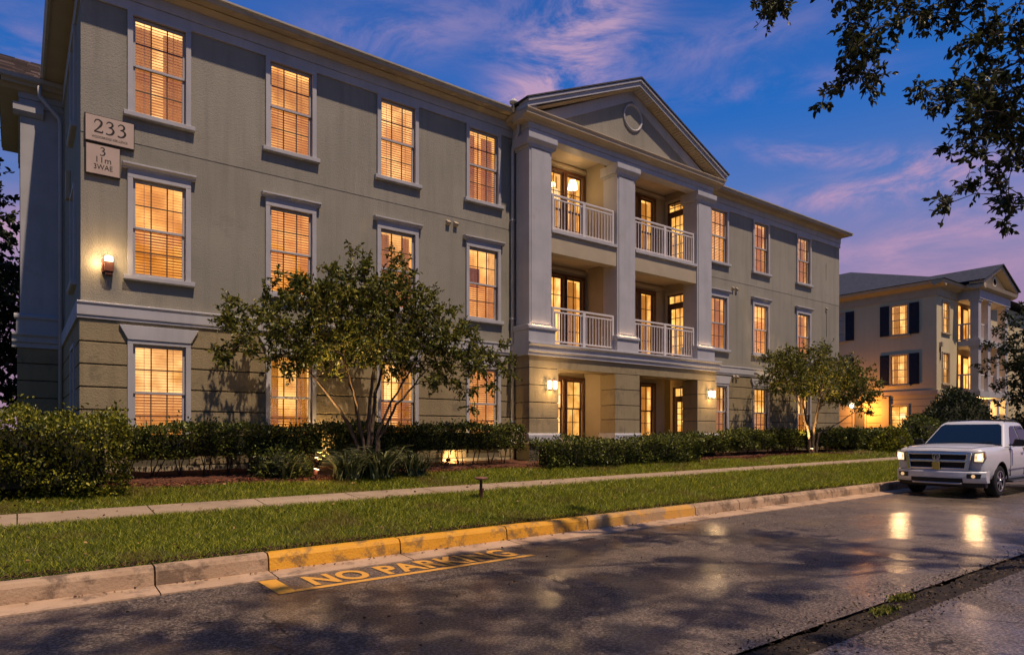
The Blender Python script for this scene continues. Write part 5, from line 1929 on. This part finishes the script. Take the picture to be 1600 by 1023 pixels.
def bumper(name, prof, mat, hwid=.90, **kw):
    secs = []
    for y in np.linspace(-hwid, hwid, 17):
        b = .012 + .24 * (abs(y) / .92) ** 3.2
        secs.append([(u + b, y, z) for u, z in prof])
    return tp(name, loft(secs), mat, **kw)


bumper('bumper', [(.10, .60), (-.07, .61), (-.10, .58), (-.105, .48), (-.09, .40), (-.06, .345), (.10, .34)], PAINT, .915, bevel=.01)
bumper('bumper_top_pad', [(.10, .625), (-.08, .625), (-.085, .612), (.10, .612)], SILVER, .90)
bumper('lower_valance', [(.12, .345), (-.04, .345), (-.02, .27), (.0, .24), (.12, .24)], BLACKP, .88)
bumper('lower_intake', [(.02, .445), (-.112, .445), (-.10, .355), (.02, .355)], GRILLE, .52)
bumper('skid_bar', [(.0, .350), (-.105, .350), (-.118, .330), (-.105, .305), (.0, .305)], SILVER, .50, bevel=.008)
for s in (-1, 1):
    bumper_part = [(s * .60, .45), (s * .82, .45), (s * .84, .55), (s * .60, .55)]
    v = [(-.095 + .24 * (abs(y) / .92) ** 3.2 - .016, y, z) for y, z in bumper_part] + [(.05 + .24 * (abs(y) / .92) ** 3.2, y, z) for y, z in bumper_part]
    tp('fog_lamp_recess', MB().add(v, [(3, 2, 1, 0), (0, 1, 5, 4), (1, 2, 6, 5), (2, 3, 7, 6), (3, 0, 4, 7)]), BLACKP)
    ub = -.10 + .24 * (.72 / .92) ** 3.2
    tp('fog_lamp', MB().lathe([(.04, -.02), (.035, -.03)], (ub - .02, s * .72, .50), 14, 'x'), FOGL)
tp('bed', MB().box(3.44, -.88, 1.10, 5.26, -.84, 1.19).box(3.44, .84, 1.10, 5.26, .88, 1.19).box(5.22, -.88, .55, 5.30, .88, 1.19), PAINT, bevel=.01)
tp('tail_lamp', MB().box(5.24, -.91, .75, 5.31, -.80, 1.03).box(5.24, .80, .75, 5.31, .91, 1.03), surf('tail_lens', (.3, .01, .01), None, rough=.2))

# ================================================================== VEGETATION
def clump_points(ell, n, shell=.0):
    """Points scattered through a list of ellipsoids (centre, radii)."""
    vol = np.array([r[0] * r[1] * r[2] for c, r in ell])
    out = []
    for (c, r), m in zip(ell, (vol / vol.sum() * n).astype(int) + 1):
        d = unit(rng.normal(size=(m, 3)))
        rad = rng.uniform(shell, 1, m)[:, None] ** (1 / 2.2)
        out.append(np.array(c) + d * rad * np.array(r))
    return np.concatenate(out)


def build_tree(name, base, stems, clumps, leaf_mat, bark, label, cat='tree', group=None, r0=.06, twigs=9, leaves=7, leaf=(.05, .024), droop=.15, spread=.30, twig_r=.004, dense=None):
    """Stems are polylines; every clump point is joined by a curved bough to the nearest lower wood, then carries twigs of leaves."""
    root = empty(name, base, label, cat, group)
    wood, thin = MB(), MB()
    nodes = []
    for st, ra in stems:
        pts = [Vector(p) for p in st]
        fine = []
        for i in range(len(pts) - 1):
            for t in np.linspace(0, 1, 6)[:-1]:
                fine.append(pts[i].lerp(pts[i + 1], t))
        fine.append(pts[-1])
        fine = [p + Vector(rng.normal(0, ra * .25, 3)) if 0 < i < len(fine) - 1 else p for i, p in enumerate(fine)]
        wood.tube(fine, list(np.linspace(ra, ra * .35, len(fine))), 8)
        lo = len(fine) // 3
        for i, p in enumerate(fine[lo:]):
            nodes.append((p, lerp(ra, ra * .35, (i + lo) / len(fine))))
    cl = sorted([Vector(c) for c in clumps], key=lambda c: min((c - q[0]).length for q in nodes))
    LP, LD = [], []
    for c in cl:
        heavy = dense is not None and dense(c)
        best = min(nodes, key=lambda q: (c - q[0]).length + max(0, q[0].z - c.z) * .5)
        p0, ra = best
        d = c - p0
        mid = p0 + d * .5 + Vector((0, 0, d.length * .12)) + Vector(rng.normal(0, .05 * d.length, 3))
        pts = [p0, p0.lerp(mid, .5) + Vector((0, 0, .02)), mid, mid.lerp(c, .5), c]
        r_a = min(ra * .7, .018)
        wood.tube(pts, list(np.linspace(r_a, twig_r, 5)), 5, cap=False)
        for q in pts[2:]:
            nodes.append((q, max(r_a * .6, twig_r)))
        for _ in range(twigs + (16 if heavy else 0)):
            td = Vector(rng.normal(0, 1, 3))
            out_ = (d.normalized() if d.length > .01 else Vector((0, 0, 1)))
            td = (td.normalized() * .9 + out_ * .55 + Vector((0, 0, -droop))).normalized()
            ln = spread * rng.uniform(.45, 1.15) * (1.6 if heavy else 1)
            e = c + td * ln
            thin.tube([c, c.lerp(e, .5) + Vector((0, 0, .02)), e], [twig_r, twig_r * .7, twig_r * .4], 3, cap=False)
            for k in range(leaves + (9 if heavy else 0)):
                t = rng.uniform(.15, 1.05)
                LP.append(c.lerp(e, t))
                dv = td * .6 + Vector(rng.normal(0, .65, 3)) + Vector((0, 0, -droop))
                LD.append(dv)
    o = wood.build('trunk', bark, root, smooth=True)
    t_ = thin.build('twigs', bark, root)
    t_['kind'] = 'stuff'
    LP, LD = np.array(LP), np.array(LD)
    n = len(LP)
    sz = rng.uniform(.65, 1.25, n)
    me = leaf_mesh('crown', LP - np.array(base), LD, leaf[0] * sz, leaf[1] * sz)
    link('crown', me, leaf_mat, root)['kind'] = 'stuff'
    return root


# crape myrtle before the left half of the facade
tb = (5.62, 12.35, g1(5.62, 12.35))
bx, by, bz = tb
ST = []
for dx_, dy_, z1, r_ in [(-1.05, .0, 2.0, .050), (-.35, .35, 2.5, .045), (.05, -.30, 2.7, .055), (.45, .15, 2.55, .055), (1.15, -.1, 2.15, .042), (-.65, -.45, 2.3, .038), (.75, -.45, 2.3, .038)]:
    ST.append(([(bx + dx_ * .10, by + dy_ * .12, bz - .08), (bx + dx_ * .22, by + dy_ * .22, bz + .75), (bx + dx_ * .55, by + dy_ * .6, bz + z1 * .66), (bx + dx_ * 1.1, by + dy_ * 1.2, bz + z1)], r_))
rg = [((bx - .1, by + .25, bz + 3.2), (1.85, 1.5, 1.0)), ((bx + .1, by, bz + 3.85), (1.0, .9, .75)), ((bx - 1.9, by + .75, bz + 3.0), (.8, .5, .6)), ((bx - .4, by - .2, bz + 2.5), (1.5, .9, .5)), ((bx + .9, by - .3, bz + 2.6), (1.3, .9, .5)), ((bx + 1.5, by, bz + 3.3), (.9, .8, .6)), ((bx - 1.4, by, bz + 3.3), (.8, .7, .55)), ((bx - 1.75, by - .1, bz + 2.75), (.95, .85, .62)), ((bx - 2.65, by - .2, bz + 2.55), (.62, .5, .42)),
      ((bx + 1.8, by - .1, bz + 2.55), (1.0, .85, .75)), ((bx + 2.65, by - .1, bz + 2.4), (.80, .6, .65)), ((bx + 3.1, by - .1, bz + 2.2), (.45, .4, .45)), ((bx + 2.45, by, bz + 1.75), (.35, .35, .45)), ((bx - 1.2, by, bz + 2.15), (.75, .6, .3)), ((bx + .9, by - .3, bz + 2.2), (.6, .5, .3)),
      ((bx - .35, by, bz + 4.35), (.35, .3, .3))]
build_tree('crape_myrtle', tb, ST, clump_points(rg, 375), LEAF_M, BARK, 'multi stemmed crape myrtle with an umbrella crown in front of the left facade windows', leaf=(.075, .040), twigs=10, leaves=9, spread=.27)

tb = (22.7, 12.45, g1(22.7, 12.45))
bx, by, bz = tb
ST = []
for dx_, dy_, z1, r_ in [(-.9, 0, 2.1, .06), (-.3, .3, 2.6, .06), (.35, -.2, 2.6, .06), (1.0, .1, 2.2, .05), (1.9, -.4, 1.5, .045)]:
    ST.append(([(bx + dx_ * .10, by + dy_ * .1, bz - .08), (bx + dx_ * .2, by + dy_ * .2, bz + .75), (bx + dx_ * .55, by + dy_ * .6, bz + z1 * .66), (bx + dx_ * 1.1, by + dy_ * 1.2, bz + z1)], r_))
rg = [((bx + .2, by, bz + 2.95), (2.0, 1.4, .95)), ((bx - 1.6, by, bz + 2.9), (1.0, .9, .8)), ((bx + 2.2, by - .2, bz + 2.5), (1.4, 1.1, .8)), ((bx + 3.3, by - .2, bz + 2.0), (.9, .7, .6)), ((bx - 1.0, by, bz + 3.5), (.5, .4, .4)), ((bx + 1.3, by, bz + 3.4), (.7, .5, .4))]
build_tree('crape_myrtle', tb, ST, clump_points(rg, 300), LEAF_M, BARK, 'uplit crape myrtle with a leaning crown beyond the portico', leaf=(.085, .045), twigs=9, leaves=7, spread=.33)


# hedges
def hedge(x0, x1, y0, y1, h, n, label, mat=LEAF_H, leaf=(.055, .03), bare=.0, name='hedge', group='clipped hedges along the building', ell=False, stems=True, step=.42, wob=.06):
    base = ((x0 + x1) / 2, (y0 + y1) / 2, g1((x0 + x1) / 2, (y0 + y1) / 2))
    root = empty(name, base, label, 'hedge' if name == 'hedge' else 'shrub', group)
    u = rng.uniform(0, 1, n)
    x = lerp(x0, x1, u)
    cx, cy = base[0], base[1]
    wig = lambda x, s: wob * (np.sin(x * 2.3 + s) + .7 * np.sin(x * 5.1 + 2 * s) + .5 * np.sin(x * 11 + s))
    q = rng.random(n)
    y = lerp(y0, y1, rng.uniform(0, 1, n))
    z = rng.uniform(bare, 1, n) ** .9 * h
    if ell:
        d = unit(rng.normal(size=(n, 3)))
        d[:, 2] = np.abs(d[:, 2]) * 1.0 - .15
        lump = 1 + .10 * np.sin(d[:, 0] * 7 + 1) * np.sin(d[:, 1] * 6) + .08 * np.sin(d[:, 2] * 9)
        rad = (rng.uniform(.45, 1, n) ** .45 * lump)[:, None]
        P = d * rad * np.array([(x1 - x0) / 2, (y1 - y0) / 2, h * .98]) + np.array([cx, cy, 0])
        P[:, 2] = np.maximum(P[:, 2] + .12 * h, .03) + gz(P[:, 0], P[:, 1])
        Dv = d + rng.normal(0, .6, (n, 3)) + np.array([0, 0, .3])
    else:
        top, fr = q < .34, (q >= .34) & (q < .72)
        hh = h + wig(x, 1) + .04 * np.sin(y * 7 + x * 3)
        z = np.where(top, hh - np.abs(rng.normal(0, .055, n)) + (rng.random(n) < .06) * rng.uniform(.03, .17, n) * (h / .9), z * hh / h)
        bulge = 1 - .22 * np.clip(1 - z / h, 0, 1)
        yf = lerp((y0 + y1) / 2, y0, bulge) + wig(x, 3) * .8 + .04 * np.sin(z * 9 + x * 4)
        y = np.where(fr, yf + np.abs(rng.normal(0, .06, n)), lerp(yf, y1, rng.random(n)))
        if bare:                                            # the foot of each bush thins to its stems
            ph = .5 + .5 * np.cos((x - x0) / step * 2 * np.pi)
            keep = (z > bare * h * 1.25) | (rng.random(n) < .10 + .5 * ph ** 3)
            x, y, z, top, fr = x[keep], y[keep], z[keep], top[keep], fr[keep]
            n = len(x)
        ends = rng.random(n) < min(.2, .5 / max(.6, x1 - x0))
        sd_ = np.where(rng.random(n) < .5, x0, x1)
        x = np.where(ends, sd_ + rng.normal(0, .05, n), x)
        P = np.stack([x, y, z + gz(x, y)], 1)
        Dv = rng.normal(0, .7, (n, 3)) + np.stack([np.zeros(n), np.where(fr, -.8, 0), np.where(top, 1.0, .25)], 1)
    sz = rng.uniform(.6, 1.3, n)
    me = leaf_mesh('foliage', P - np.array(base), Dv, leaf[0] * sz, leaf[1] * sz)
    link('foliage', me, mat, root)['kind'] = 'stuff'
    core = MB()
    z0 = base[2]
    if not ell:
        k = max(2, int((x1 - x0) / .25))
        for i in range(k):                                  # solid dark filler, added to block the view through the leaves
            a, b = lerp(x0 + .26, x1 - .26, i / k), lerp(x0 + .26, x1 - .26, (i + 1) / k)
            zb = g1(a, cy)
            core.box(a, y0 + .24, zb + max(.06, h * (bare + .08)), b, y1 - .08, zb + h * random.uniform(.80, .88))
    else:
        core.lathe([(.02, 0), (.72, .12), (.8, .35), (.6, .65), (.2, .82)], (0, 0, 0), 14)  # rounded dark filler added inside the domed shrubs
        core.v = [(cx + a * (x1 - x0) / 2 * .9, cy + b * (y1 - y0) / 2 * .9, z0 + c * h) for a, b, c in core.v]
    core.build('dark_core', surf('core_fill', (.014, .018, .007), (.03, .026, .012), 12, .95) if 'core_fill' not in MATS else MATS['core_fill'], root)
    if stems:
        sx = x0 + step / 2
        while sx < x1:
            mb = MB()
            for _ in range(3):
                a = Vector((sx + rng.normal(0, .03), (y0 + y1) / 2 + rng.normal(0, .05), g1(sx, cy) - .03))
                e = a + Vector((rng.normal(0, .13), rng.normal(0, .1) - .04, h * .62))
                mb.tube([a, a.lerp(e, .5) + Vector((rng.normal(0, .03), 0, 0)), e], [.013, .010, .007], 5)
            mb.build('stem', BARK, root, smooth=True)
            sx += step
    return root


hedge(-1.35, 1.32, 11.45, 13.6, 1.10, 13000, 'large lime tipped hedge filling the lower left corner', LEAF_HY, (.058, .030), wob=.085)
hedge(1.30, 5.2, 12.75, 13.65, .93, 11000, 'long hedge left of the crape myrtle with bare stems at its foot', LEAF_H, (.055, .032), bare=.34, wob=.035)
hedge(5.2, 9.95, 12.8, 13.6, .95, 12500, 'long hedge between the crape myrtle and the portico with light showing under it', LEAF_H, (.055, .032), bare=.34, wob=.035)
hedge(10.0, 15.55, 11.75, 12.65, .64, 12000, 'dense low hedge directly in front of the portico', LEAF_H, (.06, .034), wob=.045)
hedge(15.2, 18.6, 12.6, 13.5, .66, 6500, 'hedge past the portico on the near side of the small tree', LEAF_H, (.07, .04), bare=.2)
hedge(18.7, 26.4, 12.6, 13.6, .76, 13000, 'hedge running along the right wing behind the small tree', LEAF_H, (.07, .04), bare=.25)
hedge(26.6, 31.0, 12.6, 14.0, .8, 6500, 'hedge past the corner of the right wing', LEAF_H, (.09, .05), stems=False)
hedge(27.2, 30.0, 11.5, 12.9, .95, 3200, 'yellowish rounded shrub at the end of the right hedge', LEAF_HY, (.11, .06), name='shrub', group='rounded shrubs past the right wing', ell=True, stems=False)
hedge(30.2, 33.2, 11.2, 13.6, 1.5, 4500, 'mid green rounded shrub next to the yellowish one', LEAF_H, (.11, .06), name='shrub', group='rounded shrubs past the right wing', ell=True, stems=False)
hedge(33.0, 38.5, 10.6, 14.2, 2.75, 11000, 'tall dark domed shrub behind the pickup truck', LEAF_D, (.13, .07), name='shrub', group='rounded shrubs past the right wing', ell=True, stems=False)
hedge(39.0, 43.5, 10.0, 12.5, 1.5, 4000, 'low dark shrub in front of the far porch', LEAF_D, (.13, .07), name='shrub', group='rounded shrubs past the right wing', ell=True, stems=False)
hedge(5.55, 5.95, 12.05, 12.5, .45, 500, 'small leafy shrub half hidden at the foot of the crape myrtle', LEAF_H, (.06, .035), name='shrub', group=None, ell=True, stems=False)
hedge(3.45, 4.6, 12.15, 12.95, .62, 1500, 'loose leafy shrub above the glowing garden spotlight', LEAF_H, (.07, .03), name='shrub', group=None, ell=True, stems=False)


def strap_plant(x, y, r, h, n, label):
    base = (x, y, g1(x, y) + .02)
    root = empty('strap_leaved_plant', base, label, 'plant', 'clumps of strap leaved plants under the crape myrtle')
    V, F = [], []
    for i in range(n):
        an = rng.uniform(0, 2 * math.pi)
        le = rng.uniform(.6, 1.1)
        out = r * le * rng.uniform(.45, 1.0)
        hh = h * le * rng.uniform(.6, 1.05)
        wd = rng.uniform(.012, .022)
        ca, sa = math.cos(an), math.sin(an)
        b0 = rng.normal(0, r * .16, 2)
        b = len(V)
        for t in (0, .35, .7, 1.0):
            rr = out * t ** 1.3
            zz = hh * (1.9 * t - 1.05 * t * t) if True else 0
            ww = wd * (1 - .75 * t ** 2)
            V.append((b0[0] + ca * rr - sa * ww, b0[1] + sa * rr + ca * ww, zz))
            V.append((b0[0] + ca * rr + sa * ww, b0[1] + sa * rr - ca * ww, zz + .004))
        for k in range(3):
            F.append((b + 2 * k, b + 2 * k + 1, b + 2 * k + 3, b + 2 * k + 2))
    link('leaves', np_mesh('leaves', np.array(V), np.array(F)), LEAF_L, root)['kind'] = 'stuff'


for x, y, r, h, n, lab in ((5.0, 11.95, .66, .62, 170, 'strap leaved clump with blades spilling over just right of the spotlight'), (5.65, 11.9, .80, .72, 230, 'largest strap leaved clump directly below the crape myrtle trunks'),
                           (6.45, 11.95, .68, .62, 170, 'strap leaved clump right of the crape myrtle trunks behind the path light'), (4.05, 12.35, .55, .5, 110, 'sparse strap leaved clump left of the glowing spotlight'), (5.35, 12.35, .65, .66, 130, 'strap leaved clump set back against the hedge behind its neighbours')):
    strap_plant(x, y, r, h, n, lab)

# street oak whose boughs hang into the top right corner and dapple the road
ob = (10.6, .2, .10)
bough = lambda *p: [tuple(q) for q in p]
OST = [(bough((10.6, .2, -.05), (10.5, .3, 1.6), (10.2, .6, 3.2), (9.8, .7, 5.0)), .26), (bough((9.8, .7, 5.0), (9.4, 1.4, 7.2), (8.6, 2.6, 8.5), (7.2, 3.6, 8.6), (6.0, 4.4, 8.2)), .12),
       (bough((9.4, 1.4, 7.2), (9.2, 2.4, 8.0), (8.9, 3.0, 7.8)), .06), (bough((10.2, .6, 3.2), (8.6, .6, 5.6), (6.4, .6, 7.2), (4.0, .6, 7.6)), .08),
       (bough((8.6, .6, 5.6), (6.6, 1.9, 7.3), (4.6, 2.4, 7.9), (2.4, 2.4, 8.0)), .05), (bough((10.2, .6, 3.2), (11.6, -.6, 5.6), (12.4, -1.6, 7.2)), .13), (bough((6.4, .6, 7.2), (3.6, -.6, 7.8), (.6, -.6, 7.8), (-1.5, -.2, 7.6)), .05)]


def at(px, py, d):
    u, v = (px - 800) / 1031, (677 - py) / 1031
    return (.6 * d + .8 * u * d, .8 * d - .6 * u * d, 1.6 + v * d)


cl = []
# the hanging sprays seen against the sky
SPR = [((1330, -10), (1345, 130), 11, 34, 7.6), ((1350, 60), (1290, 150), 7, 14, 7.6), ((1420, 0), (1500, 40), 11, 34, 7.8), ((1310, -10), (1420, 10), 8, 20, 7.7), ((1380, 40), (1340, 110), 6, 20, 7.5), ((1480, 10), (1595, 60), 12, 36, 7.9), ((1540, 60), (1590, 260), 20, 36, 7.6),
       ((1440, 135), (1560, 130), 9, 18, 7.7), ((1480, 160), (1590, 180), 11, 24, 7.6), ((1475, 215), (1560, 220), 5, 13, 7.6), ((1540, 245), (1590, 290), 5, 14, 7.5), ((1465, 325), (1545, 280), 4, 7, 7.5), ((1575, 290), (1580, 345), 4, 8, 7.4), ((1185, 5), (1230, -10), 4, 4, 7.8), ((1510, 90), (1600, 200), 13, 40, 7.8), ((1600, 0), (1660, 240), 11, 40, 7.7),
       ((1300, -40), (1600, -70), 11, 30, 7.9)]
for (a, b, n, jit, d) in SPR:
    for i in range(n):
        t = (i + .5) / n + rng.normal(0, .05)
        cl.append(at(lerp(a[0], b[0], t) + rng.normal(0, jit * .55), lerp(a[1], b[1], t) + rng.normal(0, jit * .55), d + rng.normal(0, .28)))
cl += [tuple(p) for p in clump_points([((4.4, 1.0, 7.7), (3.0, 1.5, .7)), ((.8, .6, 7.8), (2.4, 1.3, .7)), ((8.0, .6, 7.6), (2.2, 1.2, .6)), ((12.0, -.6, 7.2), (1.6, 1.3, .9)), ((1.4, 2.2, 8.0), (2.2, .9, .6)), ((6.0, 2.6, 8.4), (2.2, .8, .6)), ((3.4, -.8, 7.7), (3.2, .8, .6)), ((-1.6, 1.2, 7.8), (1.8, 1.2, .6))], 315)]
build_tree('street_oak', ob, OST, cl, LEAF_O, BARKD, 'dark oak boughs hanging down into the upper right corner against the sky', leaf=(.078, .036), twigs=6, leaves=8, spread=.21, droop=.25, r0=.2, twig_r=.005, dense=lambda c: c.z > 7.0)


# background trees
def far_tree(x, y, h, rx, rz, n, leaf, label, mat=LEAF_D, trunk=.16, name='background_tree', low=.25):
    base = (x, y, g1(x, y))
    z0 = base[2]
    stems = [([(x, y, z0 - .1), (x + .1, y, z0 + h * .3), (x - .1, y, z0 + h * .6)], trunk), ([(x, y, z0 + h * .28), (x + rx * .4, y, z0 + h * .55)], trunk * .6), ([(x, y, z0 + h * .28), (x - rx * .4, y + .3, z0 + h * .55)], trunk * .6)]
    ell = [((x, y, z0 + h * .62), (rx, rx, rz)), ((x - rx * .4, y, z0 + h * .5), (rx * .7, rx * .7, rz * .6)), ((x + rx * .45, y, z0 + h * .48), (rx * .65, rx * .65, rz * .6)), ((x, y, z0 + h * low), (rx * .7, rx * .7, rz * .5))]
    build_tree(name, base, stems, clump_points(ell, n), mat, BARKD, label, leaf=leaf, twigs=7, leaves=7, spread=rx * .16, group='background trees')


far_tree(-1.5, 24.5, 9.0, 2.2, 3.4, 130, (.16, .09), 'dark tree behind the left side wall, its top just below the gutter')
far_tree(-2.2, 27.5, 15.5, 2.3, 3.2, 110, (.18, .10), 'tall dark tree showing beside the side gutter at the left edge', low=.55)
far_tree(-.85, 26.2, 7.6, 1.8, 2.9, 260, (.15, .085), 'low dark tree filling the gap at the left edge above the hedge', low=.22)
far_tree(-3.2, 29, 8.4, 2.4, 3.0, 200, (.18, .10), 'broad dark tree further back at the left edge', low=.25)
far_tree(40.2, 10.6, 7.6, 2.4, 2.8, 190, (.15, .08), 'dark tree standing in front of the far porch at the right edge')
far_tree(57, 12.0, 11, 3.0, 3.6, 130, (.25, .14), 'feathery tree rising behind the far gable at the right edge')
far_tree(52, 8.5, 7.0, 3.0, 3.0, 120, (.22, .12), 'dark tree beyond the truck at the far end of the road')
far_tree(48, 2.5, 8, 3.5, 3.6, 110, (.22, .12), 'dark tree past the far end of the road on the near side')
